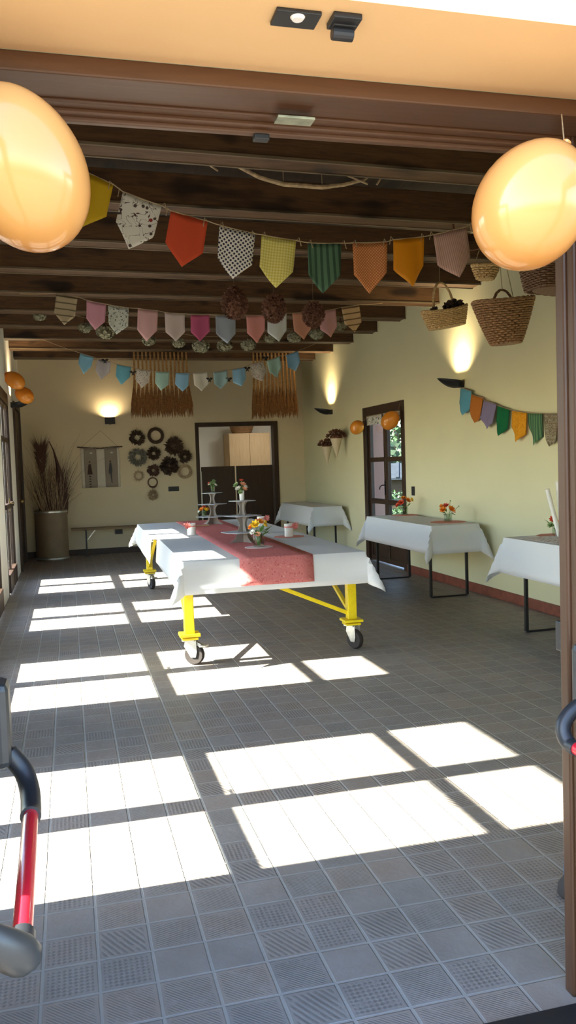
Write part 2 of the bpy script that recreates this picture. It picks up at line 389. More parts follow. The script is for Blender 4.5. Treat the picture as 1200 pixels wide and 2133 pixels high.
# wall_front, inner leaf and outer facade around the entrance
OX0, OX1, OZ = -4.15, 6.0, 14.35
m = MB(); m.tbox(XL, OX0, -6.5, -5.6, 0, ZT).tbox(OX1, XR, -6.5, -5.6, 0, ZT).tbox(OX0, OX1, -6.5, -5.6, OZ, ZT)
struct(m.build('wall_front', 'wall'), 'inner face of the entrance wall', 'wall')
m = MB(); m.tbox(-8.0, OX0, -8.35, -6.5, 0, ZT+3).tbox(OX1, 25.1, -8.35, -6.5, 0, ZT+3).tbox(OX0, OX1, -8.35, -6.5, OZ, ZT+3)
struct(m.build('wall_facade', 'peach'), 'peach orange plastered outside wall and soffit above the entrance', 'wall')
# ceiling boards
m = MB(); m.tbox(-8.0, 27.0, -8.3, 77.2, ZT, ZT+0.5)
struct(m.build('ceiling', 'board'), 'dark brown boarded ceiling above the beams', 'ceiling')
# beams
def beam(kk):
    y0 = 12.5+6.25*kk; sk = 0.045; x0, x1 = XL, XR
    def ring(x): return [T3(x, y0+sk*x, 20.35), T3(x, y0+sk*x+1.12, 20.35), T3(x, y0+sk*x+1.12, 21.75), T3(x, y0+sk*x, 21.75)]
    m = MB(); A = [m.bm.verts.new(p) for p in ring(x0)]; B = [m.bm.verts.new(p) for p in ring(x1)]
    m.bm.faces.new(A[::-1]); m.bm.faces.new(B)
    for i in range(4): m.bm.faces.new((A[i], A[(i+1) % 4], B[(i+1) % 4], B[i]))
    o = struct(m.build('ceiling_beam', 'beam', bevel=0.006), 'dark wooden ceiling beam crossing the hall', 'beam'); o['group'] = 'ceiling beams'
    for dy in (0.0, 1.12):                                     # pale planed arrises of the beam
        e = MB(); e.bar(T3(x0, y0+sk*x0+dy, 20.36), T3(x1, y0+sk*x1+dy, 20.36), 0.016, 0.016)
        tag(e.build('beam_edge', 'beam_edge', o), 'pale worn beam edge')
for kk in range(-2, 10): beam(kk)
# skirting
m = MB(); m.tbox(XR-0.12, XR, -5.6, RD[0]-0.1, 0, 0.62).tbox(XR-0.12, XR, RD[1]+0.1, YB, 0, 0.62)
struct(m.build('baseboard_right', 'terracotta', bevel=0.003), 'dark red tile skirting along the cream wall', 'skirting')
m = MB(); m.tbox(XL, BD[0]-0.1, YB-0.12, YB, 0, 0.62).tbox(BD[1]+0.1, XR, YB-0.12, YB, 0, 0.62)
struct(m.build('baseboard_back', 'dark_skirt', bevel=0.003), 'dark skirting along the end wall', 'skirting')

# ------------------------------------------------------------------ glazed doors of the left wall
ZROWS = [(1.54, 6.40), (6.78, 11.58), (11.99, 14.34)]
def left_door(i, a, b, label):
    w = thing('window_%d' % i, label, 'glazed door', T3(-6.9, (a+b)/2, 0), kind='structure')
    o = T3(-6.9, (a+b)/2, 0)
    def mk(): return MB()
    def bx(m, y0, y1, z0, z1, t=0.22, x=0.0): m.box((x-t*0.5)*K, (x+t*0.5)*K, y0*K-o.y, y1*K-o.y, z0*K, z1*K)
    f = mk(); bx(f, a-0.55, a-0.22, 0, 15.7, 0.36); bx(f, b+0.22, b+0.55, 0, 15.7, 0.36); bx(f, a-0.22, b+0.22, 14.75, 15.7, 0.4)
    f.build('frame', 'dark_z', w, bevel=0.004)
    mid = (a+b)/2
    for s, (y0, y1) in enumerate(((a, mid-0.46), (mid+0.46, b))):
        e0, e1 = (y0-0.22, mid) if s == 0 else (mid, y1+0.22)
        g = mk(); bx(g, e0, y0, 0.15, 14.75, 0.14); bx(g, y1, e1, 0.15, 14.75, 0.14)
        bx(g, y0, y1, 0.15, ZROWS[0][0], 0.36, 0.11); bx(g, y0, y1, ZROWS[0][1], ZROWS[1][0], 0.36, 0.11); bx(g, y0, y1, ZROWS[1][1], ZROWS[2][0], 0.2); bx(g, y0, y1, ZROWS[2][1], 14.75, 0.2)
        lf = g.build('door_leaf', 'dark_z', w, bevel=0.004)
        p = mk()
        for z0, z1 in ZROWS: bx(p, y0, y1, z0, z1, 0.04)
        p.build('glass', 'glass', lf)
        if s == 1:
            h = mk(); hy = (mid+0.2)*K-o.y
            h.box(0.025, 0.035, hy-0.018, hy+0.018, 0.98, 1.14); h.tube([(0.03, hy, 1.08), (0.075, hy, 1.08), (0.08, hy+0.1, 1.075)], 0.008)
            h.build('handle', 'brass', lf, smooth=True)
left_door(1, *DOORS_L[0], 'brown glazed double door of the sunny wall nearest the entrance')
left_door(2, *DOORS_L[1], 'brown glazed double door of the sunny wall, second from the entrance')
left_door(3, *DOORS_L[2], 'brown glazed double door of the sunny wall, third from the entrance')
left_door(4, *DOORS_L[3], 'brown glazed double door of the sunny wall under the two small balloons')
# closed dark door at the far end of the left wall
a, b = DOORS_L[4]; w = thing('door_1', 'dark closed wooden double door in the corner behind the drum', 'door', T3(-6.9, (a+b)/2, 0), kind='structure')
oy = (a+b)/2
f = MB(); f.tbox(-0.3, 0.36, a-0.55-oy, a-0.2-oy, 0, 15.7).tbox(-0.3, 0.36, b+0.2-oy, b+0.55-oy, 0, 15.7).tbox(-0.3, 0.36, a-0.2-oy, b+0.2-oy, 15.2, 15.7)
f.build('frame', 'dark_z', w, bevel=0.004)
for s in (0, 1):
    y0, y1 = (a-0.2-oy, 0.0) if s == 0 else (0.0, b+0.2-oy)
    g = MB(); g.tbox(-0.15, 0.15, y0, y1, 0.0, 15.2)
    for k in range(1, 6): g.tbox(0.12, 0.19, y0+(y1-y0)*k/6-0.02+0.03, y0+(y1-y0)*(k+1)/6-0.04, 0.3, 15.0)
    lf = g.build('door_leaf', 'dark_z', w, bevel=0.003)
    if s == 0: MB().ico((0.05, -0.06, 1.02), 0.035, 2).build('door_knob', 'brass', lf, smooth=True)

# ------------------------------------------------------------------ right wall french door
def right_door():
    o = T3(XR+0.35, (RD[0]+RD[1])/2, 0); w = thing('door_2', 'dark brown glazed double door with two balloons in the cream wall', 'glazed door', o, kind='structure')
    y0, y1, zt = RD; oy = (y0+y1)/2
    f = MB(); f.tbox(-0.42, 0.3, y0-oy, y0+0.7-oy, 0, zt).tbox(-0.42, 0.3, y1-0.7-oy, y1-oy, 0, zt).tbox(-0.42, 0.3, y0+0.7-oy, y1-0.7-oy, zt-0.75, zt)
    f.build('frame', 'dark_z', w, bevel=0.005)
    for s in (0, 1):
        a, b = (y0+0.7-oy, -0.02) if s == 0 else (0.02, y1-0.7-oy)
        st = 0.42
        g = MB(); g.tbox(-0.16, 0.16, a, a+st, 0.15, zt-0.75).tbox(-0.16, 0.16, b-st, b, 0.15, zt-0.75)
        for za, zb in ((0.15, 0.6), (1.9, 2.3), (5.3, 5.75), (9.05, 9.45), (12.95, zt-0.75)): g.tbox(-0.15, 0.15, a+st, b-st, za, zb)
        g.tbox(-0.06, 0.06, a+st, b-st, 0.6, 1.9)
        lf = g.build('door_leaf', 'dark_z', w, bevel=0.004)
        p = MB()
        for za, zb in ((2.3, 5.3), (5.75, 9.05), (9.45, 12.95)): p.tbox(-0.02, 0.02, a+st, b-st, za, zb)
        p.build('glass', 'glass', lf)
        if s == 1:
            h = MB(); h.box(-0.035, -0.025, 0.02, 0.05, 0.98, 1.18); h.tube([(-0.03, 0.035, 1.12), (-0.075, 0.035, 1.12), (-0.08, 0.10, 1.10), (-0.08, 0.12, 1.06)], 0.008)
            h.build('handle', 'black', lf, smooth=True)
right_door()

# ------------------------------------------------------------------ back doorway with half doors
def back_door():
    o = T3((BD[0]+BD[1])/2, YB+0.4, 0); w = thing('door_3', 'dark framed doorway with low double half doors in the end wall', 'doorway', o, kind='structure')
    x0, x1, zt = BD; ox = (x0+x1)/2
    f = MB(); f.tbox(x0-ox, x0+0.4-ox, -0.55, 0.8, 0, zt).tbox(x1-0.5-ox, x1-ox, -0.55, 0.8, 0, zt).tbox(x0+0.4-ox, x1-0.5-ox, -0.55, 0.8, zt-0.45, zt)
    f.build('frame', 'dark_z', w, bevel=0.005)
    a, b = x0+0.6-ox, x1-0.65-ox; mid = -0.25
    for s in (0, 1):
        p0, p1 = (a, mid-0.06) if s == 0 else (mid+0.06, b)
        lf = MB().tbox(p0, p1, -0.05, 0.2, 0.1, 9.1).build('door_leaf', 'dark_z', w, bevel=0.004)
        MB().tbox(p0-0.10 if s == 0 else p0-0.05, p0+0.02, -0.12, -0.05, 0.1, 8.6 if s == 0 else 9.1).build('metal_strip', 'steel', lf)
back_door()
# the annex room seen through it
m = MB(); m.tbox(8, 30, 98, 99, 0, 18).tbox(8, 9, 77.2, 98, 0, 18).tbox(29, 30, 77.2, 98, 0, 18)
struct(m.build('wall_annex', 'wall_white'), 'pale walls of the room beyond the half doors', 'wall')
struct(MB().tbox(8, 30, 77.2, 99, 16.2, 16.8).build('ceiling_annex', 'wall_white'), 'pale ceiling of the room beyond the half doors', 'ceiling')
struct(MB().tbox(8, 30, 77.2, 99, -1.0, 0).build('floor_annex', 'floor'), 'tiled floor of the room beyond the half doors', 'floor')
cb = thing('wall_cabinet', 'pale wooden cupboard seen over the low half doors', 'cupboard', T3(22.0, 95.8, 0))
MB().tbox(-2.9, 2.9, -1.6, 2.1, 0, 13.5).build('body', 'lite_wood', cb, bevel=0.003)
for s in (0, 1): MB().tbox(-2.82+s*2.84, -0.02+s*2.84, -1.75, -1.62, 0.3, 13.4).build('door', 'lite_wood', cb, bevel=0.003)
bk = MB()
for k in range(6): bk.tube([(0.26*cos(j*pi/10)*(0.8+0.04*k), 0.17*sin(j*pi/10)*(0.8+0.04*k), 0.015+k*0.027) for j in range(20)], 0.015, 5, closed=True)
bk.lathe([(0.2, 0.0), (0.2, 0.01)], 20, sy=0.7)
tag(bk.build('basket', 'wicker', smooth=True), 'brown oval basket on top of the pale cupboard', 'basket').location = T3(21.2, 95.2, 13.5)
cl = thing('ceiling_light', 'white flat ceiling light in the room beyond the half doors', 'ceiling light', T3(22.6, 88, 16.2))
MB().box(-0.35, 0.35, -0.2, 0.2, -0.05, 0).build('housing', 'white', cl, bevel=0.01)
MB().box(-0.33, 0.33, -0.18, 0.18, -0.075, -0.05).build('diffuser', 'tube_glow', cl, bevel=0.008)
def area(name, loc, rot, sx, sy, e, col):
    l = bpy.data.lights.new(name, 'AREA'); l.shape = 'RECTANGLE'; l.size = sx; l.size_y = sy; l.energy = e; l.color = col
    o = bpy.data.objects.new(name, l); C.objects.link(o); o.location = loc; o.rotation_euler = rot; return o
area('ceiling_light_glow', T3(22.6, 88, 15.65), (0, 0, 0), 0.6, 0.35, 3.2, (1.0, 0.95, 0.86))

# ------------------------------------------------------------------ entrance door: stepped frame, leaves, push bars
def entrance():
    w = thing('door_4', 'brown wooden entrance double door standing open outward with red push bars', 'door', T3(0.93, -6.0, 0), kind='structure')
    ox, oy = 0.93, -6.0
    steps = [(5.69, 14.0, -5.60, -5.35), (5.74, 14.06, -5.80, -5.60), (5.81, 14.10, -6.50, -5.80)]
    for s in (1, -1):
        m = MB()
        for k, (xi, zi, ya, yb) in enumerate(steps):
            a = (xi-ox) if s > 0 else (-3.83-ox-(xi-5.69)); b = (OX1-ox) if s > 0 else (OX0-ox)
            m.tbox(min(a, b), max(a, b), ya-oy, yb-oy, 0, OZ)
        m.build('jamb', 'door_z', w, bevel=0.006)
    m = MB()
    for k, (xi, zi, ya, yb) in enumerate(steps): m.tbox(-3.83-(xi-5.69)-ox, xi-ox, ya-oy, yb-oy, zi, OZ)
    m.tbox(-3.83-ox, 5.69-ox, -5.48-oy, -5.35-oy, 13.94, 14.05)
    ln = m.build('lintel', 'door_x', w, bevel=0.004)
    MB().tbox(0.94-ox, 1.48-ox, -6.05-oy, -5.80-oy, 13.965, 14.0).build('strike_plate', 'strike', ln, bevel=0.001)
    MB().tbox(0.72-ox, 0.95-ox, -5.5-oy, -5.35-oy, 13.86, 13.95).build('latch', 'black', ln, bevel=0.003)
    MB().tbox(-3.83-ox, 5.80-ox, -6.45-oy, -5.83-oy, 0.0, 0.10).build('threshold', 'black', w, bevel=0.004)
    # leaves open outward, hinged on the jambs
    for s in (1, -1):
        X = (5.83-ox) if s > 0 else (-3.94-ox)
        y1, y0 = -6.52-oy, -11.0-oy
        def lb(m, ya, yb, za, zb, t=0.3): m.tbox(X-t/2, X+t/2, ya, yb, za, zb)
        g = MB(); lb(g, y1-0.6, y1, 0.1, 13.9); lb(g, y0, y0+0.6, 0.1, 13.9); lb(g, y0+0.6, y1-0.6, 0.1, 1.6); lb(g, y0+0.6, y1-0.6, 4.0, 5.4); lb(g, y0+0.6, y1-0.6, 13.2, 13.9)
        lf = g.build('door_leaf', 'door_z', w, bevel=0.005)
        gl = MB(); lb(gl, y0+0.6, y1-0.6, 1.6, 4.0, 0.05); lb(gl, y0+0.6, y1-0.6, 5.4, 13.2, 0.05); gl.build('glass', 'glass', lf)
    return w
entrance()
M_label = plain('yellow_sticker', (0.34, 0.31, 0.05), 0.6, var=0.3, scale=120)
def smooth(pts, n=5):
    P = [Vector(p) for p in pts]; P = [P[0]]+P+[P[-1]]; out = []
    for i in range(1, len(P)-2):
        for k in range(n):
            t = k/n; a, b, c, d = P[i-1], P[i], P[i+1], P[i+2]
            out.append(0.5*((2*b)+(c-a)*t+(2*a-5*b+4*c-d)*t*t+(3*b-a-3*c+d)*t**3))
    out.append(P[-2]); return out
def push_bar(label, arm, pe, case, lower, sticker):
    o = T3(*case); w = thing('push_bar', label, 'push bar', o, 0, 'push bars of the entrance door')
    arm = [T3(*p)-o for p in arm]; pb, pe = arm[-1], T3(*pe)-o; d = (pe-pb).normalized()
    MB().tube([pb, pe], 0.0165, 20).build('bar', 'red', w, smooth=True)
    MB().box(-0.03, 0.03, -0.045, 0.045, -0.10, 0.10).build('lock_case', 'grey_plastic', w, bevel=0.018)
    if sticker: tag(MB().box(-0.022, 0.010, -0.0465, -0.0445, 0.0, 0.05).build('sticker', M_label, w), 'yellow printed sticker')
    sm = smooth(arm+[pb+d*0.03]); MB().tube(sm, 0.0225 if sticker else 0.0195, 16).build('arm', 'black_plastic', w, smooth=True)
    lw = T3(*lower)-o
    MB().tube([pe-d*0.02, pe+d*0.012], 0.0215, 18).build('bar_end', 'black_plastic', w, smooth=True)
    b = smooth([pe+d*0.005, pe+d*0.025+Vector((0, 0, -0.006)), pe.lerp(lw, 0.35)+d*0.030, lw]); n = len(b)
    MB().tube(b, [0.018+0.014*sin(pi*min(1, i/n*1.3)) for i in range(n)], 18).build('end_arm', 'grey_plastic', w, smooth=True)
push_bar('red push bar with black curved arm and stickered lock case over sunlit tiles', [(-3.15, -5.0, 5.1), (-2.95, -5.05, 4.82), (-2.86, -5.3, 4.6), (-2.83, -5.78, 4.5)], (-2.78, -9.1, 4.5), (-3.28, -5.0, 5.55), (-3.45, -9.6, 5.25), True)
push_bar('red push bar beside the wooden jamb, only its black arm and tip showing', [(5.70, -6.0, 5.18), (5.44, -6.0, 5.02), (5.30, -6.03, 4.86), (5.27, -6.10, 4.70), (5.29, -6.22, 4.6)], (5.29, -9.4, 4.5), (5.74, -6.1, 5.5), (5.9, -9.8, 4.9), False)
# soffit hardware
w = thing('door_catch_plate', 'flat black catch plate with bright screw on the orange soffit', 'door catch', T3(0.70, -7.9, OZ))
MB().tbox(-0.27, 0.27, -0.17, 0.17, -0.05, 0.0).build('plate', 'black', w, bevel=0.002)
MB().lathe([(0.010, -0.013), (0.014, -0.008)], 16, (0.0, -0.012, 0)).build('screw', 'white', w)
w = thing('door_catch', 'black projecting roller catch on the orange soffit', 'door catch', T3(1.27, -7.95, OZ))
MB().tbox(-0.17, 0.18, -0.16, 0.14, -0.07, 0).build('plate', 'black', w, bevel=0.002)
MB().tube([(-0.02, 0.012, -0.022), (0.022, 0.012, -0.022)], 0.012, 14).tbox(-0.13, 0.16, -0.02, 0.12, -0.085, -0.05).build('roller', 'black', w, bevel=0.002)

# ------------------------------------------------------------------ tables and cloths
def drape(x0, x1, y0, y1, z, over, flare=0.10, step=0.05, tip=0.32, seed=1, oy0=None, oy1=None, wav=0.004):
    """grid of a rectangular cloth laid over a table top; returns a MB in local coordinates"""
    R = random.Random(seed); ph = R.uniform(0, 6); oa = over if oy0 is None else oy0; ob = over if oy1 is None else oy1
    def axis(a, b, o0, o1):
        n = max(2, int((b-a)/0.25)); e = []
        e += [a-o0*(1-i/6) for i in range(6)] if o0 > 0 else []
        e += [a+(b-a)*i/n for i in range(n+1)]
        e += [b+o1*(i+1)/6 for i in range(6)] if o1 > 0 else []
        return e
    U, V = axis(x0, x1, over, over), axis(y0, y1, oa, ob); m = MB()
    def pos(u, v):
        cx, cy = min(max(u, x0), x1), min(max(v, y0), y1); dx, dy = u-cx, v-cy; r = hypot(dx, dy)
        if r < 1e-6: return Vector((u, v, z))
        a = abs(atan2(abs(dy), abs(dx))); corner = sin(2*a)
        fl = flare+(tip-flare)*corner**2
        if abs(dx) > 1e-6 and abs(dy) > 1e-6: fl += 0.14*sin(4*a)*0.5
        if abs(dy) < 1e-6: fl += wav*4*sin(cy*9+ph)
        if abs(dx) < 1e-6: fl += wav*4*sin(cx*9+ph)
        fl = max(0.03, fl); dirx, diry = dx/r, dy/r; rb = min(r, 0.03)
        hor = r*fl+rb*0.25; ver = sqrt(max(0, r*r-(r*fl)**2))
        return Vector((cx+dirx*hor, cy+diry*hor, z-ver))
    P = [[m.bm.verts.new(pos(u, v)) for v in V] for u in U]
    for i in range(len(U)-1):
        for j in range(len(V)-1):
            f = m.bm.faces.new((P[i][j], P[i+1][j], P[i+1][j+1], P[i][j+1]))
            for l, (p, q) in zip(f.loops, ((i, j), (i+1, j), (i+1, j+1), (i, j+1))): l[m.uv].uv = (U[p], V[q])
    return m

# main table on castors
MT = T3(7.25, 33.4, 0); MA = -0.022; TZ = 4.88*K; HX, HY = 4.25*K, 14.0*K
mt = thing('work_table', 'long work table on yellow legs with castors in the middle of the hall', 'table', MT, MA)
MB().box(-HX, HX, -HY, HY, TZ-0.05, TZ).build('tabletop', 'bench', mt, bevel=0.004)
LXY = [(-4.0, -12.8, 62), (4.0, -12.4, 28), (-4.0, 12.6, 22), (4.0, 12.6, 40)]
for sx, sy, hd in LXY:
    X, Y = sx*K, sy*K; ix = -1 if sx > 0 else 1; iy = 1 if sy < 0 else -1
    m = MB(); m.box(X-0.036, X+0.036, Y-0.036, Y+0.036, 0.235, TZ-0.05)
    lg = m.build('leg', 'yellow', mt, bevel=0.006)
    MB().box(X-0.075, X+0.075, Y-0.075, Y+0.075, 0.215, 0.235).box(X-0.06, X+0.06, Y-0.06, Y+0.06, 0.19, 0.205).build('foot_plate', 'yellow', lg, bevel=0.003)
    m = MB(); m.bar((X, Y, 0.27), (X, Y+iy*1.15, TZ-0.07), 0.03)
    tag(m.build('brace', 'yellow', mt, bevel=0.003), 'yellow diagonal brace')
    if sx > 0: tag(MB().bar((X, Y, 0.27), (X-1.0, Y, TZ-0.07), 0.03).build('brace', 'yellow', mt, bevel=0.003), 'yellow diagonal cross brace')
    hr = Matrix.Translation((X, Y, 0)) @ Matrix.Rotation(radians(hd), 4, 'Z')
    cs = MB()
    for q in (-0.028, 0.028): cs.prism([(-0.055, 0.11), (0.03, 0.11), (0.04, 0.06), (-0.01, -0.02), (-0.05, -0.02), (-0.06, 0.02)], 0.006, (q, -0.005, 0.078), (0, 1, 0), (0, 0, 1))
    cs.box(-0.045, 0.045, -0.055, 0.045, 0.178, 0.19); cs.lathe([(0.03, 0.176), (0.03, 0.192)], 14)
    c_ = cs.build('castor_fork', 'steel', mt, bevel=0.002); c_.matrix_local = hr
    MB().lathe([(0.02, -0.02), (0.068, -0.022), (0.076, -0.012), (0.077, 0), (0.076, 0.012), (0.068, 0.022), (0.02, 0.02)], 28, (0, -0.035, 0.077), (1, 0, 0)).build('wheel', 'rubber', c_, smooth=True)
    if sx < 0: MB().box(-0.035, 0.035, -0.135, -0.085, 0.135, 0.15).bar((0, -0.09, 0.14), (0, -0.03, 0.17), 0.03).build('brake_pedal', 'steel', c_, bevel=0.003)
def mloc(x, y): return MT + Matrix.Rotation(MA, 3, 'Z') @ (T3(x, y, 0)-Vector((MT.x, MT.y, 0)))
o = drape(-HX-0.004, HX+0.004, -HY-0.004, 0.0, TZ+0.004, 0.235, 0.08, seed=3, tip=0.45, oy1=0.0, wav=0.0015).build('tablecloth', 'cloth', smooth=True, solid=0.002, normals=False, ang=42)
tag(o, 'white tablecloth on the near half of the yellow legged table', 'tablecloth', 'white tablecloths of the long table'); o.location = MT; o.rotation_euler = (0, 0, MA)
o = drape(-HX-0.07, HX+0.006, -0.12, HY+0.004, TZ+0.0015, 0.235, 0.08, seed=5, tip=0.45, oy0=0.0, wav=0.0015).build('tablecloth', 'cloth', smooth=True, solid=0.002, normals=False, ang=42)
tag(o, 'white tablecloth on the far half of the yellow legged table', 'tablecloth', 'white tablecloths of the long table'); o.location = MT; o.rotation_euler = (0, 0, MA)
# runner
def run_fn(i, t):
    x = (-1.75+3.45*i)*K; L0 = 0.200; Ltot = L0+2*HY+0.012; d = t*Ltot
    if d < L0: return Vector((x, -HY-0.008-(L0-d)*0.085-min(L0-d, 0.03)*0.25, TZ+0.0085-(L0-d)*0.995))
    return Vector((x, -HY-0.006+(d-L0), TZ+0.0085))
m = MB(); n = 60
def runner_grid():
    L0 = 0.200; D = [L0*i/6 for i in range(7)]+[L0+(2*HY+0.012)*(i+1)/30 for i in range(30)]; Lt = D[-1]
    P = [[m.bm.verts.new(run_fn(i/6, d/Lt)) for d in D] for i in range(7)]
    for i in range(6):
        for j in range(len(D)-1):
            f = m.bm.faces.new((P[i][j], P[i+1][j], P[i+1][j+1], P[i][j+1]))
            for l, (p, q) in zip(f.loops, ((i, j), (i+1, j), (i+1, j+1), (i, j+1))): l[m.uv].uv = (p/6*0.55, D[q])
runner_grid()
o = m.build('table_runner', 'runner', smooth=True, solid=0.002, normals=False, ang=42)
tag(o, 'coral red patterned runner laid along the long white table', 'table runner'); o.location = MT; o.rotation_euler = (0, 0, MA)
ZTOP = TZ+0.006; ZRUN = TZ+0.010

# folding tables along the cream wall
def side_table(x0, x1, y0, y1, z, label, clabel, leg_in, bars, over, seed, tip=0.36, flare=0.12):
    o = T3((x0+x1)/2, (y0+y1)/2, 0); hx, hy = (x1-x0)/2*K, (y1-y0)/2*K; zz = z*K
    w = thing('folding_table', label, 'table', o, 0, 'folding tables by the wall')
    MB().box(-hx, hx, -hy, hy, zz-0.035, zz).build('tabletop', 'bench', w, bevel=0.003)
    for sy in (-1, 1):
        yy = sy*(hy-leg_in*K)
        for sx in (-1, 1):
            xx = sx*(hx-0.35*K)
            MB().box(xx-0.014, xx+0.014, yy-0.014, yy+0.014, 0.012, zz-0.035).build('leg', 'black', w, bevel=0.003)
        MB().box(-hx+0.35*K, hx-0.35*K, yy-0.010, yy+0.010, 0.0, 0.016).build('foot_bar', 'black', w, bevel=0.003)
    c = drape(-hx-0.004, hx+0.004, -hy-0.004, hy+0.004, zz+0.003, over, flare, seed=seed, tip=tip).build('tablecloth', 'cloth', smooth=True, solid=0.002, normals=False, ang=42)
    tag(c, clabel, 'tablecloth', 'white tablecloths by the wall'); c.location = o
    return zz+0.005
# flush with the wall: the cloth side against it hangs straight
zs = side_table(20.15, 23.55, 10.9, 22.3, 4.83, 'folding table on black legs by the jamb, with paper fans on top', 'white tablecloth of the table nearest the entrance jamb', 1.5, True, 0.30, 11)
side_table(20.25, 23.55, 31.7, 43.6, 4.83, 'folding table on black legs carrying two flower jars by the wall', 'white tablecloth under the two orange flower jars by the wall', 1.1, True, 0.29, 12)
side_table(20.7, 23.6, 60.0, 72.2, 4.83, 'folding table in the far corner by the doorway', 'white tablecloth on the bare table in the far corner', 1.0, True, 0.30, 13)

# ------------------------------------------------------------------ things on the tables
def disc_cloth(name, label, cat, loc, r, mat, sx=1.0, group=None):
    m = MB(); n = 40; V = [(r*(1+0.04*cos(j*pi*2/n*10))*cos(2*pi*j/n)*sx, r*(1+0.04*cos(j*2*pi/n*10))*sin(2*pi*j/n)) for j in range(n)]
    m.prism(V, 0.003, (0, 0, 0.0015), (1, 0, 0), (0, 1, 0))
    o = m.build(name, mat); o.location = loc; return tag(o, label, cat, group)
def blossom(m, c, d, r, n=7, layers=2):
    c, d = Vector(c), Vector(d).normalized(); q = d.to_track_quat('Z', 'Y')
    for L in range(layers):
        for k in range(n):
            a = 2*pi*k/n+L*0.45; dr = q @ Vector((cos(a), sin(a), 0.25+0.65*L)); m.leaf(c, dr, d, r*(1-0.22*L), r*0.85, 0.25)
def bouquet(name, label, loc, jar, heads, spread, group=None, leaves=6, seed=1, base_h=0.09, mat_jar='jar_glass', r_jar=0.035):
    R = random.Random(seed); w = thing(name, label, 'flower jar', loc, 0, group)
    if jar == 'glass':
        MB().lathe([(r_jar*0.92, 0.0), (r_jar, 0.01), (r_jar, base_h*0.85), (r_jar*0.85, base_h), (r_jar*0.80, base_h), (r_jar*0.93, base_h*0.83), (r_jar*0.93, 0.012), (0.002, 0.010)], 24).build('jar', mat_jar, w, smooth=True)
    else:
        MB().lathe([(r_jar*0.8, 0.0), (r_jar*0.95, 0.01), (r_jar, base_h), (r_jar*0.9, base_h), (r_jar*0.85, 0.02), (0.002, 0.015)], 24).build('jar', mat_jar, w, smooth=True)
    st = MB(); lf = MB()
    for k, (dx, dy, dz, r, mt_) in enumerate(heads):
        p = Vector((dx, dy, base_h+dz)); d = Vector((dx*2.2, dy*2.2, 0.10)).normalized()
        st.tube([(dx*0.15, dy*0.15, 0.012), (dx*0.4, dy*0.4, base_h), p], 0.0022, 5)
        fm = MB(); blossom(fm, p, d+Vector((0, -0.35, 0)), r, 8, 3); fm.ico(p+d*0.006, r*0.28, 1)
        fm.build('flower', 'pet_'+mt_, w)
    st.build('stems', 'leaf', w)
    for k in range(leaves):
        a = R.uniform(0, 2*pi); p = Vector((cos(a)*r_jar*0.8, sin(a)*r_jar*0.8, base_h*R.uniform(0.85, 1.25)))
        lf.leaf(p, (cos(a), sin(a), R.uniform(-0.3, 0.9)), (0, 0, 1), R.uniform(0.05, 0.085)*spread, 0.03*spread, R.uniform(-0.3, 0.2))
    lf.build('leaves', 'leaf', w, solid=0.0008)
    return w
p = mloc(7.35, 23.9); bouquet('flower_jar', 'glass jar of yellow and orange flowers at the near end of the runner', (p.x, p.y, ZRUN+0.004), 'glass',
    [(-0.03, -0.03, 0.075, 0.048, 'yellow_p'), (0.012, -0.02, 0.095, 0.038, 'orange'), (0.05, 0.0, 0.065, 0.034, 'yellow_p'), (-0.06, 0.0, 0.055, 0.034, 'orange'), (-0.055, -0.03, 0.015, 0.03, 'white_p'), (-0.02, -0.06, 0.0, 0.028, 'peach_p'), (0.0, 0.04, 0.09, 0.036, 'orange'), (0.06, 0.02, 0.09, 0.026, 'yellow_p')], 1.35, None, 9, 3, 0.105, r_jar=0.046)
disc_cloth('doily', 'pale pink round doily under the yellow flower jar', 'doily', (p.x, p.y, ZRUN), 0.115, 'doily_pale')
def cup(label, loc, h, r, doily, bow_side):
    w = thing('candle_cup', label, 'cup', loc, 0, 'white cups with ribbons')
    MB().lathe([(r*0.96, 0), (r, 0.004), (r, h), (r*0.9, h), (r*0.9, h*0.75), (0.002, h*0.74)], 28).build('cup', 'white', w, smooth=True)
    MB().lathe([(r+0.001, h*0.70), (r+0.0025, h*0.705), (r+0.0025, h*0.80), (r+0.001, h*0.805)], 28, cap=False).build('ribbon', 'ribbon', w, smooth=True)
    m = MB(); s = bow_side
    for k in range(9):
        a = k*0.7; m.leaf((s*r*0.9, -r*0.75, h*0.78), (cos(a)+0.5*s, -0.5, sin(a)+0.35), (0, -1, 0.2), 0.055, 0.022, 0.3)
    for k in range(4): m.ico((s*(r*0.9+0.012*k), -r*0.8-0.008*(k % 2), h*0.85+0.006*k), 0.009, 1)
    m.build('bow', 'ribbon', w, solid=0.001)
    MB().lathe([(0.0015, h*0.74), (0.0015, h*0.80)], 6).build('wick', 'black', w)
p = mloc(5.15, 34.2); cup('white cup with pink bow on the sunny side of the coral runner', (p.x, p.y, ZTOP), 0.115, 0.042, None, -1)
p = mloc(10.2, 29.2); cup('white cup with pink bow standing on a pink doily', (p.x, p.y, ZTOP+0.003), 0.118, 0.041, None, 1)
disc_cloth('doily', 'pink round doily under the white cup on the white cloth', 'doily', (p.x, p.y, ZTOP), 0.14, 'doily')
p = mloc(10.5, 38.6); cup('white cup with pale bow behind the nearer cake stand', (p.x, p.y, ZTOP), 0.105, 0.045, None, 1)
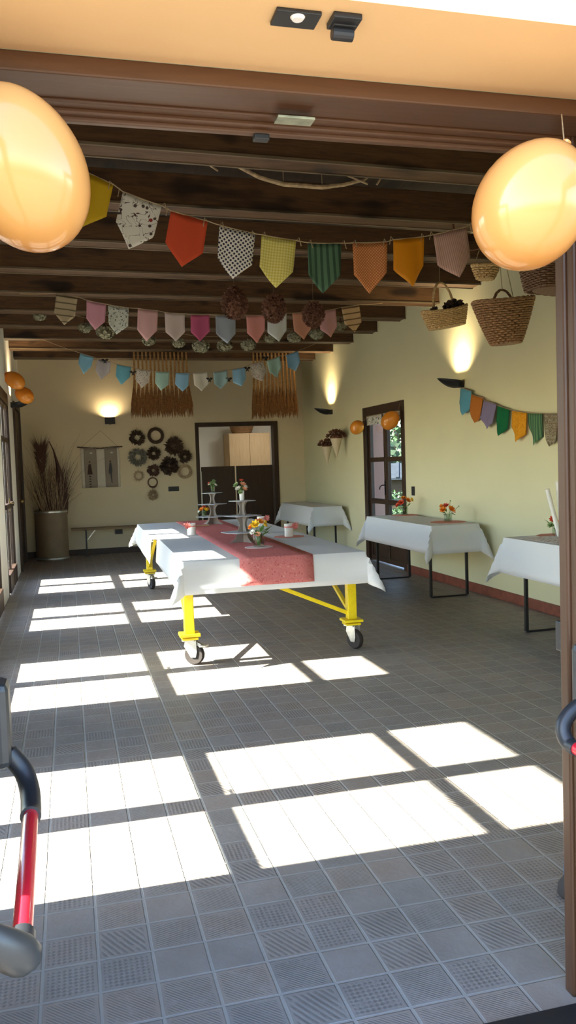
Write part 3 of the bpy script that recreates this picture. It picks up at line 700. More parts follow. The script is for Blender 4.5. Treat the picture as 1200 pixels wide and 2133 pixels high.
def cake_stand(label, loc, rz):
    w = thing('cake_stand', label, 'cake stand', loc, rz, 'cardboard cake stands')
    H = [0.0, 0.092, 0.235, 0.365]; Rr = [0.165, 0.14, 0.10]
    for k in range(3):
        z0, z1 = H[k], H[k+1]-0.006; wb = (0.105, 0.062, 0.047)[k]; wt = (0.065, 0.085, 0.060)[k]; wm = (0.055, 0.030, 0.022)[k]
        if k == 0: wb, wm = 0.15, 0.07
        poly = []
        N = 10
        for i in range(N+1):
            t = i/N; ww = wm+(wb-wm)*(1-t)**3+(wt-wm)*t**4; poly.append((ww, z0+(z1-z0)*t))
        prof = poly+[(-a, b) for a, b in reversed(poly)]
        m = MB()
        m.prism(prof, 0.005, (0, 0, 0), (1, 0, 0), (0, 0, 1)); m.prism(prof, 0.005, (0, 0, 0), (0, 1, 0), (0, 0, 1))
        m.build('support', 'cardboard', w)
        n = 48; rr = Rr[k]; V = []
        for j in range(n):
            a = 2*pi*j/n; q = (abs(cos(a))**4+abs(sin(a))**4)**(-0.25); q = rr*q*(1+0.03*cos(8*a)); V.append((q*cos(a), q*sin(a)))
        tag(MB().prism(V, 0.005, (0, 0, H[k+1]-0.003), (1, 0, 0), (0, 1, 0)).build('tier', 'cardtop', w, bevel=0.001), 'scalloped pale tier')
    return H
p1 = mloc(7.75, 42.6); cake_stand('three tier grey cardboard cake stand farther along the runner', (p1.x, p1.y, ZRUN), 0.78)
p2 = mloc(7.15, 27.2); cake_stand('three tier grey cardboard cake stand close behind the yellow flowers', (p2.x, p2.y, ZRUN), 0.35)
bouquet('flower_vase', 'little vase of green and white sprigs on the farther cake stand top', (p1.x+0.01, p1.y, ZRUN+0.366), 'white', [(0.0, -0.01, 0.03, 0.04, 'green_p'), (-0.03, 0, 0.02, 0.03, 'white_p'), (-0.04, 0.01, 0.035, 0.022, 'red_p'), (0.03, 0, 0.01, 0.03, 'white_p'), (0.01, -0.02, 0.055, 0.03, 'green_p')], 0.7, None, 5, 5, 0.075, 'jar_glass', 0.024)
bouquet('flower_vase', 'little white vase with peach bow on the nearer cake stand top', (p2.x, p2.y, ZRUN+0.366), 'white', [(-0.03, -0.01, 0.015, 0.034, 'white_p'), (-0.045, 0, 0.045, 0.036, 'green_p'), (0.01, -0.01, 0.05, 0.036, 'peach_p'), (0.03, 0, 0.03, 0.034, 'white_p'), (0.0, 0.0, 0.085, 0.026, 'red_p'), (-0.015, -0.02, -0.02, 0.03, 'green_p'), (0.02, -0.02, 0.01, 0.03, 'peach_p')], 0.6, None, 3, 6, 0.085, 'white', 0.022)
bouquet('flower_jar', 'small jar of orange and yellow flowers on the lowest tier of the farther stand', (p1.x-0.105, p1.y-0.03, ZRUN+0.094), 'glass', [(-0.03, -0.01, 0.03, 0.036, 'orange'), (0.015, -0.02, 0.025, 0.036, 'yellow_p'), (0.0, 0.0, 0.055, 0.034, 'red_p'), (-0.055, 0, 0.01, 0.026, 'white_p'), (0.04, 0, 0.035, 0.03, 'orange')], 0.8, None, 5, 8, 0.05, r_jar=0.026)
p = mloc(7.0, 41.2); m = MB(); m.tube([(-0.13, -0.03, 0.006), (-0.03, 0.0, 0.010), (0.08, 0.03, 0.012)], 0.006, 8).ico((0.105, 0.036, 0.012), 0.022, 2, 0, (1.3, 0.8, 0.35))
o = m.build('serving_spoon', 'lite_wood', smooth=True); o.location = (p.x-0.1, p.y-0.12, ZRUN); tag(o, 'wooden spoon lying at the foot of the farther cake stand', 'spoon')
# jars on the wall tables
bouquet('flower_jar', 'glass jar of orange flowers in front of the glazed door', T3(23.0, 42.7, 0)+Vector((0, 0, zs+0.004)), 'glass', [(-0.045, -0.02, 0.05, 0.052, 'red_p'), (0.03, -0.03, 0.075, 0.05, 'orange'), (0.09, 0.0, 0.08, 0.046, 'yellow_p'), (-0.01, 0.0, 0.10, 0.046, 'orange'), (-0.08, 0.01, 0.02, 0.04, 'red_p')], 1.2, None, 6, 9, 0.10, r_jar=0.045)
disc_cloth('doily', 'dull red doily under the jar before the glazed door', 'doily', T3(23.0, 42.7, 0)+Vector((0, 0, zs)), 0.17, 'doily')
bouquet('flower_jar', 'glass jar of orange flowers and dark buds before bare cream wall', T3(22.5, 34.0, 0)+Vector((0, 0, zs+0.004)), 'glass', [(-0.06, -0.02, 0.045, 0.048, 'orange'), (0.02, -0.03, 0.045, 0.054, 'orange'), (0.06, 0.0, 0.02, 0.042, 'peach_p'), (-0.02, 0.0, 0.08, 0.048, 'red_p'), (0.035, 0.01, 0.135, 0.016, 'green_p'), (0.125, 0.0, 0.075, 0.018, 'green_p'), (-0.07, 0.0, 0.085, 0.03, 'orange')], 1.1, None, 6, 10, 0.085, r_jar=0.042)
disc_cloth('doily', 'dull red doily under the jar with dark buds', 'doily', T3(22.5, 34.0, 0)+Vector((0, 0, zs)), 0.19, 'doily')
bouquet('flower_jar', 'red and green flower posy beside the paper fans near the jamb', T3(22.9, 21.6, 0)+Vector((0, 0, zs+0.004)), 'glass', [(-0.05, -0.02, 0.05, 0.04, 'red_p'), (-0.02, -0.03, 0.02, 0.036, 'orange'), (-0.06, 0.0, 0.0, 0.036, 'green_p'), (0.03, 0, 0.05, 0.04, 'red_p'), (-0.03, -0.04, -0.03, 0.034, 'green_p')], 1.2, None, 6, 12, 0.085, r_jar=0.042)
disc_cloth('doily', 'dull red doily under the posy near the jamb', 'doily', T3(22.9, 21.6, 0)+Vector((0, 0, zs)), 0.17, 'doily')
w = thing('menu_fan', 'tall rolled white papers standing behind the posy near the jamb', 'paper', T3(22.75, 20.85, 0)+Vector((0, 0, zs+0.003)))
for k, (a, b) in enumerate(((-0.13, 0.40), (-0.03, 0.46), (0.07, 0.44))):
    MB().tube([(a*0.25, 0, 0.0), (a, 0.02, b)], 0.019, 12).build('paper_roll', 'white', w, smooth=True)
MB().box(-0.05, 0.05, -0.04, 0.04, 0, 0.05).build('holder', 'cardboard', w, bevel=0.004)
m = MB(); m.grid(lambda a, b: T3(20.45+2.0*a, 13.0+8.3*b, 0)+Vector((0, 0, zs+0.003)), 4, 8, (0.4, 1.3))
tag(m.build('lace_runner', fabric('lace_runner', (0.72, 0.70, 0.70), 'floral', (0.40, 0.20, 0.24), 0.06, (0.5, 0.3, 0.34), thin=0), solid=0.002, normals=False), 'pale patterned runner on the table nearest the jamb', 'table runner')

# ------------------------------------------------------------------ bunting garlands
def pennant(mat, P, axis, plane, parent, org, seed, label, amp=0.008):
    """P = top-a, top-b, side-b, tip, side-a in the garland's own plane"""
    R = random.Random(seed); TA, TB, SB, TP, SA = [Vector(p) for p in P]; ph = R.uniform(0, 6); cu = R.uniform(-1, 1)
    wu = (TB-TA).length; hv = (TP-(TA+TB)/2).length
    def fn(i, j):
        top = TA.lerp(TB, i); bot = SA.lerp(TP, i*2) if i <= 0.5 else TP.lerp(SB, i*2-1); q = top.lerp(bot, j)
        d = amp*(sin(i*7+ph)*(0.3+j)+cu*j*j*1.5+0.7*cu*(i-.5)*j)
        v = Vector((q.x, plane+d, q.y)) if axis == 1 else Vector((plane+d, q.x, q.y))
        return v-org
    m = MB(); m.grid(fn, 10, 8, (wu, hv)); ex = (TB-TA).normalized(); ey = Vector((ex.y, -ex.x))
    for f in m.bm.faces:
        for l in f.loops:
            w3 = l.vert.co+org; q = Vector((w3.x if axis == 1 else w3.y, w3.z))-TA; l[m.uv].uv = (q.dot(ex), q.dot(ey))
    o = m.build('pennant', mat, parent, smooth=True, solid=0.0015, normals=False, ang=80); tag(o, label); return o
def catenary(pts, n=6):
    out = []
    for a, b in zip(pts, pts[1:]):
        for k in range(n): out.append(Vector(a).lerp(Vector(b), k/n)-Vector((0, 0, 0.012*sin(pi*k/n)*(Vector(b)-Vector(a)).length)))
    out.append(Vector(pts[-1])); return out
def garland(name, label, G, mats, axis, plane, start, end, amp, seed, ties=True):
    mid = G[len(G)//2][0]; org = Vector((mid[0], plane, mid[1])) if axis == 1 else Vector((plane, mid[0], mid[1]))
    w = thing('bunting', label, 'bunting', org, 0, 'bunting garlands')
    def P3(q): return (Vector((q[0], plane, q[1])) if axis == 1 else Vector((plane, q[0], q[1])))-org
    pts = [Vector(start)-org]
    for g in G: pts += [P3(g[0])+Vector((0, 0, 0.004)), P3(g[1])+Vector((0, 0, 0.004))]
    pts.append(Vector(end)-org)
    m = MB(); m.tube(catenary(pts, 3), 0.0035, 6)
    if ties:
        for g in G:
            for q in (g[0], g[1]):
                c = P3(q); s = rng.choice((-1, 1)); e = Vector((1, 0, 0)) if axis == 1 else Vector((0, 1, 0))
                m.tube([c, c+e*0.018*s+Vector((0, -0.004, 0.02)), c+e*0.03*s+Vector((0, -0.006, -0.03))], 0.0028, 5)
    m.build('cord', 'twine', w)
    for k, (g, (mt_, lb)) in enumerate(zip(G, mats)): pennant(mt_, g, axis, plane, w, org, seed+k, lb, amp)
    return w, org
F = {}
F['mustard'] = fabric('mustard_satin', (0.62, 0.40, 0.02), rough=0.45); F['cherry'] = fabric('cherry_print', (0.80, 0.77, 0.70), 'floral', (0.10, 0.07, 0.06), 0.045, (0.35, 0.05, 0.04))
F['red'] = fabric('red_damask', (0.62, 0.085, 0.035)); F['dots'] = fabric('dotted_white', (0.80, 0.77, 0.72), 'dots', (0.05, 0.05, 0.08), 0.020)
F['gingham'] = fabric('yellow_gingham', (0.80, 0.74, 0.30), 'gingham', (0.62, 0.52, 0.08), 0.017); F['green_stripe'] = fabric('green_stripes', (0.105, 0.20, 0.12), 'stripes', (0.045, 0.09, 0.06), 0.038)
F['rust'] = fabric('rust_dots', (0.55, 0.16, 0.04), 'dots', (0.72, 0.40, 0.20), 0.013); F['amber'] = fabric('amber_satin', (0.72, 0.27, 0.01), rough=0.45)
F['pink_stripe'] = fabric('pink_white_stripes', (0.62, 0.40, 0.34), 'stripes', (0.42, 0.24, 0.20), 0.013)
F['beige'] = fabric('beige_bands', (0.50, 0.40, 0.26), 'bands', (0.16, 0.13, 0.08), 0.062); F['pink'] = fabric('rose_pink', (0.72, 0.36, 0.44)); F['ditsy'] = fabric('ditsy_floral', (0.66, 0.68, 0.60), 'floral', (0.10, 0.10, 0.10), 0.032, (0.2, 0.15, 0.15))
F['blush'] = fabric('blush_pink', (0.70, 0.42, 0.42)); F['shell'] = fabric('shell_white', (0.68, 0.57, 0.54)); F['magenta'] = fabric('magenta', (0.52, 0.11, 0.22)); F['bluegrey'] = fabric('blue_grey', (0.36, 0.40, 0.47))
F['salmon'] = fabric('salmon', (0.70, 0.30, 0.27)); F['chalk'] = fabric('chalk_white', (0.66, 0.68, 0.66)); F['peach'] = fabric('peach_cotton', (0.66, 0.33, 0.22)); F['roseold'] = fabric('old_rose', (0.55, 0.30, 0.30))
F['stripe_tan'] = fabric('tan_bands', (0.60, 0.41, 0.22), 'bands', (0.16, 0.10, 0.05), 0.062)
F['sky'] = fabric('sky_blue', (0.25, 0.50, 0.66)); F['lilac'] = fabric('pale_lilac', (0.46, 0.42, 0.43)); F['teal'] = fabric('teal_blue', (0.16, 0.44, 0.56)); F['fl2'] = fabric('small_floral', (0.64, 0.58, 0.50), 'floral_small', (0.16, 0.12, 0.12), 0.025, (0.3, 0.2, 0.2))
F['mint'] = fabric('mint_green', (0.40, 0.60, 0.54)); F['blue'] = fabric('cornflower', (0.28, 0.50, 0.70)); F['cream'] = fabric('cream_white', (0.68, 0.64, 0.55)); F['mintblue'] = fabric('mint_blue', (0.34, 0.50, 0.52))
F['cblue'] = fabric('cyan_blue', (0.12, 0.36, 0.50)); F['orange2'] = fabric('burnt_orange', (0.50, 0.17, 0.03)); F['lav'] = fabric('lavender', (0.26, 0.22, 0.36)); F['bottle'] = fabric('bottle_green', (0.01, 0.15, 0.055)); F['saffron'] = fabric('saffron_print', (0.80, 0.36, 0.02), 'floral_small', (0.62, 0.22, 0.01), 0.03)
F['gstripe'] = fabric('green_ticking', (0.13, 0.25, 0.12), 'stripes', (0.05, 0.13, 0.08), 0.035); F['tapestry'] = fabric('tapestry_print', (0.40, 0.36, 0.26), 'ornament', (0.16, 0.11, 0.07), 0.022, (0.24, 0.18, 0.10))
G1 = [[(-0.197,3.173),(-0.010,3.094),(-0.056,2.917),(-0.204,2.840),(-0.273,2.961)], [(0.042,3.056),(0.262,2.985),(0.204,2.798),(0.061,2.733),(-0.006,2.883)], [(0.314,2.960),(0.530,2.908),(0.497,2.728),(0.363,2.637),(0.276,2.784)], [(0.599,2.888),(0.816,2.845),(0.789,2.663),(0.668,2.577),(0.580,2.699)], [(0.854,2.841),(1.069,2.814),(1.048,2.632),(0.936,2.532),(0.836,2.656)], [(1.142,2.803),(1.358,2.807),(1.343,2.614),(1.231,2.503),(1.136,2.611)], [(1.430,2.812),(1.660,2.826),(1.654,2.639),(1.545,2.512),(1.434,2.619)], [(1.705,2.842),(1.914,2.868),(1.910,2.691),(1.824,2.553),(1.706,2.661)], [(1.977,2.882),(2.210,2.942),(2.246,2.761),(2.151,2.621),(2.009,2.699)]]
G2 = [[(-0.369,3.216),(-0.163,3.187),(-0.200,2.993),(-0.306,2.907),(-0.397,3.028)], [(-0.081,3.155),(0.110,3.120),(0.092,2.949),(-0.010,2.862),(-0.089,2.980)], [(0.128,3.116),(0.331,3.086),(0.318,2.903),(0.200,2.825),(0.124,2.925)], [(0.422,3.082),(0.624,3.061),(0.611,2.867),(0.495,2.755),(0.408,2.875)], [(0.692,3.047),(0.898,3.035),(0.891,2.850),(0.793,2.751),(0.694,2.848)], [(0.957,3.026),(1.152,3.029),(1.151,2.861),(1.046,2.757),(0.955,2.850)], [(1.217,3.025),(1.430,3.027),(1.423,2.839),(1.328,2.734),(1.215,2.837)], [(1.543,3.024),(1.745,3.031),(1.739,2.876),(1.651,2.740),(1.547,2.845)], [(1.771,3.032),(1.981,3.054),(1.980,2.878),(1.887,2.756),(1.770,2.856)], [(2.044,3.055),(2.242,3.078),(2.247,2.905),(2.162,2.778),(2.054,2.868)], [(2.344,3.079),(2.528,3.107),(2.544,2.923),(2.465,2.805),(2.354,2.891)], [(2.594,3.124),(2.798,3.158),(2.820,2.972),(2.745,2.863),(2.627,2.950)]]
G3 = [[(-0.102,3.066),(0.075,3.014),(0.037,2.883),(-0.070,2.785),(-0.134,2.929)], [(0.125,2.981),(0.305,2.948),(0.286,2.810),(0.158,2.705),(0.093,2.830)], [(0.382,2.915),(0.577,2.875),(0.558,2.742),(0.434,2.631),(0.362,2.757)], [(0.648,2.855),(0.846,2.821),(0.819,2.674),(0.716,2.588),(0.629,2.709)], [(0.912,2.814),(1.106,2.806),(1.086,2.632),(0.974,2.546),(0.899,2.660)], [(1.193,2.792),(1.384,2.791),(1.370,2.616),(1.278,2.529),(1.180,2.638)], [(1.438,2.791),(1.652,2.804),(1.659,2.641),(1.551,2.533),(1.452,2.622)], [(1.727,2.796),(1.930,2.830),(1.931,2.666),(1.829,2.557),(1.735,2.633)], [(2.007,2.836),(2.198,2.870),(2.206,2.705),(2.132,2.596),(2.014,2.658)], [(2.270,2.904),(2.471,2.951),(2.508,2.800),(2.432,2.662),(2.292,2.732)], [(2.521,2.958),(2.717,3.027),(2.726,2.868),(2.663,2.716),(2.544,2.799)], [(2.811,3.041),(2.995,3.104),(3.019,2.951),(2.949,2.812),(2.827,2.868)]]
G4 = [[(5.614,2.231),(5.347,2.169),(5.388,1.994),(5.537,1.927),(5.657,2.071)], [(5.359,2.135),(5.096,2.077),(5.145,1.886),(5.297,1.830),(5.399,2.000)], [(5.076,2.050),(4.818,1.991),(4.864,1.801),(5.027,1.751),(5.125,1.875)], [(4.809,1.976),(4.575,1.921),(4.618,1.736),(4.763,1.671),(4.854,1.829)], [(4.521,1.903),(4.258,1.867),(4.290,1.665),(4.441,1.597),(4.544,1.746)], [(4.233,1.861),(3.995,1.840),(4.025,1.632),(4.159,1.557),(4.238,1.717)], [(3.964,1.838),(3.719,1.822),(3.769,1.600),(3.870,1.539),(3.952,1.694)]]
garland('b1', 'bunting nearest the entrance, warm red yellow orange and green pennants between the two big balloons', G1,
    [(F['mustard'], 'mustard yellow satin pennant'), (F['cherry'], 'white cherry print pennant'), (F['red'], 'red damask pennant'), (F['dots'], 'white pennant with black dots'), (F['gingham'], 'yellow gingham pennant'), (F['green_stripe'], 'green striped pennant'), (F['rust'], 'rust orange pin dotted pennant'), (F['amber'], 'amber orange satin pennant'), (F['pink_stripe'], 'pink and white fine striped pennant')], 1, 2.16, (-0.95, 2.02, 3.256), (2.66, 2.22, 3.256), 0.012, 100)
garland('b2', 'bunting of pink, beige and white pennants crossing mid hall below dark beams', G2,
    [(F['beige'], 'beige banded pennant'), (F['pink'], 'rose pink pennant'), (F['ditsy'], 'white floral pennant'), (F['blush'], 'blush pink pennant'), (F['shell'], 'off white pennant'), (F['magenta'], 'magenta pennant'), (F['bluegrey'], 'blue grey pennant'), (F['salmon'], 'salmon pink pennant'), (F['chalk'], 'chalk white pennant'), (F['peach'], 'peach pennant'), (F['roseold'], 'old rose pennant'), (F['stripe_tan'], 'tan banded pennant')], 1, 5.84, (-0.72, 6.05, 3.256), (3.22, 6.22, 3.256), 0.010, 200, False)
g3, org3 = garland('b3', 'bunting of pale blue, mint and cream pennants before the straw hangings', G3,
    [(F['sky'], 'light blue striped pennant'), (F['lilac'], 'pale lilac pennant'), (F['teal'], 'teal blue pennant'), (F['fl2'], 'cream floral pennant'), (F['mint'], 'mint green pennant'), (F['blue'], 'cornflower blue pennant'), (F['cream'], 'cream white pennant'), (F['mintblue'], 'grey mint pennant'), (F['blue'], 'bright blue pennant'), (F['fl2'], 'cream leafy print pennant'), (F['mint'], 'pale mint pennant'), (F['blue'], 'mid blue pennant')], 1, 9.04, (-0.60, 9.04, 3.256), (3.36, 9.22, 3.256), 0.010, 300, False)
for (bx_, bz_) in ((0.225, 2.965), (0.60, 2.80), (1.67, 2.70), (1.95, 2.70), (2.225, 2.85), (2.50, 3.0)):
    m = MB()
    for s in (-1, 1): m.leaf((0, 0, 0), (s, 0, 0.35), (0, -1, 0), 0.055, 0.04).leaf((0, 0, 0), (s*0.4, 0, -1), (0, -1, 0), 0.05, 0.022)
    m.ico((0, 0, 0), 0.01, 1); o = m.build('bow', 'black', g3, solid=0.003); o.location = Vector((bx_, 9.03, bz_))-org3
garland('b4', 'bunting of blue, orange, lavender and green pennants on the cream wall', G4,
    [(F['cblue'], 'cyan blue pennant'), (F['orange2'], 'burnt orange pennant'), (F['lav'], 'lavender pennant'), (F['bottle'], 'bottle green pennant'), (F['saffron'], 'saffron yellow pennant'), (F['gstripe'], 'green ticking striped pennant'), (F['tapestry'], 'tapestry print pennant')], 0, 24.15*K, T3(24.39, 36.0, 14.2), T3(24.39, 21.5, 11.9), 0.012, 400, False)

# ------------------------------------------------------------------ balloons
def balloon(label, c, L, Wd, tipdir, mat, string_to=None, group='orange balloons'):
    """c centre, L length, Wd width; tipdir points from centre to the knot"""
    w = thing('balloon', label, 'balloon', c, 0, group); d = Vector(tipdir).normalized()
    prof = []; N = 28
    for i in range(N+1):
        t = pi*i/N; z = -cos(t)*0.5; r = 0.5*sin(t)*(1+0.16*cos(t)*1.0)
        if i == N: r = 0.02
        zz = z*L+(0.035*L if i == N else 0); prof.append((max(0.003, r*Wd), zz))
    prof = [(max(0.0015, 0.5*sin(pi*i/N)*Wd*(1-0.17*(i/N-0.35)*1.6*(i/N))), -cos(pi*i/N)*0.5*L) for i in range(N+1)]
    prof[-1] = (0.012*L, 0.51*L)
    MB().lathe(prof, 48, (0, 0, 0), d).build('skin', mat, w, smooth=True, ang=89)
    MB().lathe([(0.012*L, 0.505*L), (0.020*L, 0.515*L), (0.018*L, 0.525*L), (0.010*L, 0.53*L), (0.03*L, 0.56*L), (0.034*L, 0.57*L)], 16, (0, 0, 0), d).build('knot', mat, w, smooth=True)
    if string_to is not None: MB().tube(catenary([d*0.53*L, Vector(string_to)-Vector(c)], 6), 0.0015, 5).build('string', 'twine', w)
balloon('big pearly orange balloon beside the mustard yellow pennant', T3(-2.46, -7.4, 12.60), 0.300, 0.232, (-0.35, -0.1, 0.94), 'balloon', T3(-3.3, -6.9, 14.3), 'big entrance balloons')
balloon('big pearly orange balloon above the large wicker basket, against the jamb', T3(4.00, -7.5, 12.47), 0.290, 0.242, (0.55, 0.05, 0.83), 'balloon', T3(4.95, -6.75, 14.0), 'big entrance balloons')
balloon('upper orange balloon on the glazed doors of the sunny wall', T3(-6.02, 55, 16.75), 0.29, 0.215, (-0.8, 0, 0.6), 'balloon2', T3(-6.74, 54.2, 17.6), 'small door balloons')
balloon('lower orange balloon partly behind another on the sunny wall', T3(-5.40, 57.2, 15.72), 0.27, 0.215, (-0.8, 0, 0.6), 'balloon2', T3(-6.5, 55.0, 17.2), 'small door balloons')
balloon('orange balloon hanging at the outer edge of the cream wall door frame', T3(23.5, 54.5, 12.25), 0.245, 0.20, (0.2, -0.9, 0.5), 'balloon2', T3(24.2, 53.0, 13.3), 'small door balloons')
balloon('orange balloon covering the upper corner of the door with the valance', T3(23.5, 46.4, 12.4), 0.29, 0.225, (0.3, -0.75, 0.6), 'balloon2', T3(24.2, 45.9, 13.8), 'small door balloons')

# ------------------------------------------------------------------ wall lamps
def wing_sconce(label, loc, nx, power):
    """loc on the wall; nx = +1/-1 direction into the room along X"""
    w = thing('wall_sconce', label, 'wall lamp', loc, 0, 'wing shaped wall sconces')
    m = MB(); N = 10; W_ = 0.13
    def fn(i, j):
        x = (0.03+0.27*i); wd = W_*(sin(pi*min(1, 0.22+0.78*i))**0.8)*(1-0.15*i)+0.004; yy = (j-0.5)*2*wd; z = 0.015-0.075*sin(pi*(0.25+0.72*i))*(1-(2*j-1)**2)+0.045*i
        return Vector((nx*x, yy, z))
    m.grid(fn, 14, 10); m.build('bowl', 'black', w, smooth=True, solid=0.004, normals=False, ang=80)
    MB().box(min(0, nx*0.045), max(0, nx*0.045), -0.04, 0.04, -0.045, 0.03).build('wall_mount', 'black', w, bevel=0.006)
    MB().tube([(nx*0.12, -0.035, 0.0), (nx*0.12, 0.035, 0.0)], 0.005, 8).build('bulb', 'sun_glow', w)
    l = bpy.data.lights.new('sconce_light', 'AREA'); l.shape = 'RECTANGLE'; l.size = 0.06; l.size_y = 0.25; l.energy = power; l.color = (1.0, 0.78, 0.46); l.spread = radians(112)
    o = bpy.data.objects.new('sconce_light', l); C.objects.link(o); o.parent = w; o.location = (nx*0.12, 0, 0.05)
    o.rotation_euler = (pi, 0, 0)
wing_sconce('black wing shaped sconce above the wall bunting', T3(XR, 35.2, 14.25), -1, 3.2)
wing_sconce('black wing shaped sconce above the paper cones', T3(XR, 64.6, 14.35), -1, 3.2)
wing_sconce('black wing shaped sconce between the glazed doors and dark corner door', T3(XL, 60.4, 15.2), 1, 3.2)
w = thing('wall_lamp', 'black box lamp glowing upward above the fabric hanging', 'wall lamp', T3(2.53, YB, 14.1))
m = MB(); m.box(-0.085, 0.085, -0.10, 0, 0, 0.004).box(-0.085, 0.085, -0.10, -0.096, 0, 0.115).box(-0.085, -0.081, -0.096, 0, 0, 0.115).box(0.081, 0.085, -0.096, 0, 0, 0.115).box(-0.085, 0.085, -0.004, 0, 0, 0.09).box(-0.02, 0.02, -0.06, -0.04, -0.008, 0)
m.build('shade', 'black', w)
MB().tube([(-0.04, -0.05, 0.07), (0.04, -0.05, 0.07)], 0.006, 8).build('bulb', 'sun_glow', w)
l = bpy.data.lights.new('box_lamp_light', 'SPOT'); l.energy = 9; l.color = (1.0, 0.78, 0.46); l.spot_size = radians(165); l.spot_blend = 0.9; l.shadow_soft_size = 0.03
o = bpy.data.objects.new('box_lamp_light', l); C.objects.link(o); o.parent = w; o.location = (0, -0.062, 0.10); o.rotation_euler = Vector((0, -0.05, 1)).to_track_quat('-Z', 'Y').to_euler()

# ------------------------------------------------------------------ end wall decorations
def wreath(label, x, z, R, r, kind, mat, seed):
    """x, z in tiles on the end wall, R ring radius and r ring thickness in metres"""
    q = random.Random(seed); w = thing('wreath', label, 'wreath', Vector((x*K, YB*K-r-0.004, z*K)), 0, 'wreaths on the end wall'); m = MB()
    if kind in ('twig', 'rope', 'double'):
        n = 7
        for s in range(n):
            ph = 2*pi*s/n
            m.tube([((R+r*0.55*cos(3*a+ph))*cos(a), r*0.55*sin(3*a+ph), (R+r*0.55*cos(3*a+ph))*sin(a)) for a in [2*pi*i/42 for i in range(42)]], r*0.42, 5, closed=True)
        if kind == 'double':
            m.tube([((R*0.98)*cos(a)+R*0.12, -r*0.9+0.3*r*sin(4*a), R*0.95*sin(a)-R*0.13) for a in [2*pi*i/40 for i in range(40)]], r*0.5, 6, closed=True)
    if kind in ('leafy', 'bushy', 'cones', 'twig'):
        if kind in ('leafy', 'cones'): m.tube([(R*cos(a), 0, R*sin(a)) for a in [2*pi*i/36 for i in range(36)]], r*0.55, 6, closed=True)
        if kind == 'bushy': m.ico((0, 0, 0), R*0.55, 2, 0.15, (1, 0.5, 1))
        cnt = {'leafy': 260, 'bushy': 420, 'cones': 190, 'twig': 50}[kind]
        for k in range(cnt):
            a = q.uniform(0, 2*pi); b = q.uniform(0, 2*pi); cb = abs(sin(b))
            if kind == 'bushy':
                rr = R*sqrt(q.random())*0.75; p = (rr*cos(a), -0.04*q.random(), rr*sin(a)); d = Vector((cos(a)+q.uniform(-.4, .4), q.uniform(-0.9, 0.1), sin(a)+q.uniform(-.4, .4)))
                m.leaf(p, d, (0, -1, 0.1), R*q.uniform(0.3, 0.5), R*0.13, 0.2)
            else:
                p = ((R+r*0.5*cos(b))*cos(a), -r*0.5*cb, (R+r*0.5*cos(b))*sin(a)); d = Vector((cos(b)*cos(a)-0.6*sin(a), -0.7*cb, cos(b)*sin(a)+0.6*cos(a)))
                L = r*(0.9 if kind != 'twig' else 0.7)*q.uniform(0.6, 1.2)
                m.leaf(p, d, (q.uniform(-1, 1), -1, q.uniform(-1, 1)), L, L*(0.5 if kind != 'cones' else 0.8), q.uniform(-.2, .3))
    if kind == 'star':
        m.tube([(R*cos(a), 0, R*sin(a)) for a in [2*pi*i/36 for i in range(36)]], r*0.45, 6, closed=True)
        for k in range(12): m.tube([(R*cos(2*pi*k/12), -r*0.3, R*sin(2*pi*k/12)), ((R+r)*cos(2*pi*k/12+0.15), -r*0.4, (R+r)*sin(2*pi*k/12+0.15))], [r*0.35, r*0.15], 5)
    if kind == 'bowed':
        m.tube([(R*cos(a), 0, R*sin(a)) for a in [2*pi*i/36 for i in range(36)]], r*0.6, 7, closed=True)
        for k in range(10): m.ico((R*cos(pi*1.5+(k-4.5)*0.16), -r*0.4, R*sin(pi*1.5+(k-4.5)*0.16)-r*0.6), r*0.6, 1, 0.2)
    m.build('ring', mat, w)
    MB().tube([(0, r*0.5, R), (0, r*0.8, R+r+0.05)], 0.002, 5).build('hanger', 'twine_dark', w)
wreath('plain dark twig wreath, topmost nearest the fabric hanging', 5.36, 12.54, 0.093, 0.044, 'leafy', 'twig', 1)
wreath('largest thin dark twig wreath with a wide open middle', 7.41, 12.72, 0.118, 0.032, 'twig', 'twig', 2)
wreath('big bushy dark brown wreath with no open middle', 9.32, 11.5, 0.165, 0.05, 'bushy', 'twig', 3)
wreath('pale grey lichen wreath', 5.34, 10.4, 0.108, 0.055, 'leafy', 'moss', 4)
wreath('small rough dark leafy wreath between the grey and the bushy ones', 7.08, 10.75, 0.078, 0.045, 'leafy', 'twig', 5)
wreath('small thick dark wreath closest to the doorway frame', 10.5, 10.33, 0.072, 0.046, 'leafy', 'twig', 6)
wreath('dark scaly cone wreath with tiny open middle above the wall socket', 8.72, 9.38, 0.090, 0.068, 'cones', 'pin_flower', 7)
wreath('double looped vine wreath above the doorway side', 10.43, 8.68, 0.105, 0.026, 'double', 'grass_dry', 8)
wreath('small brown grass wreath right over the bowed one', 6.98, 8.9, 0.070, 0.040, 'leafy', 'grass_dark', 9)
wreath('small star edged wreath under the grey lichen one', 5.36, 8.38, 0.068, 0.030, 'star', 'grass_dry', 10)
wreath('thin ring wreath with a bow at its bottom', 6.87, 7.6, 0.080, 0.020, 'bowed', 'grass_dark', 11)
wreath('lowest small brown wreath of the column', 6.82, 6.2, 0.058, 0.034, 'leafy', 'grass_dry', 12)
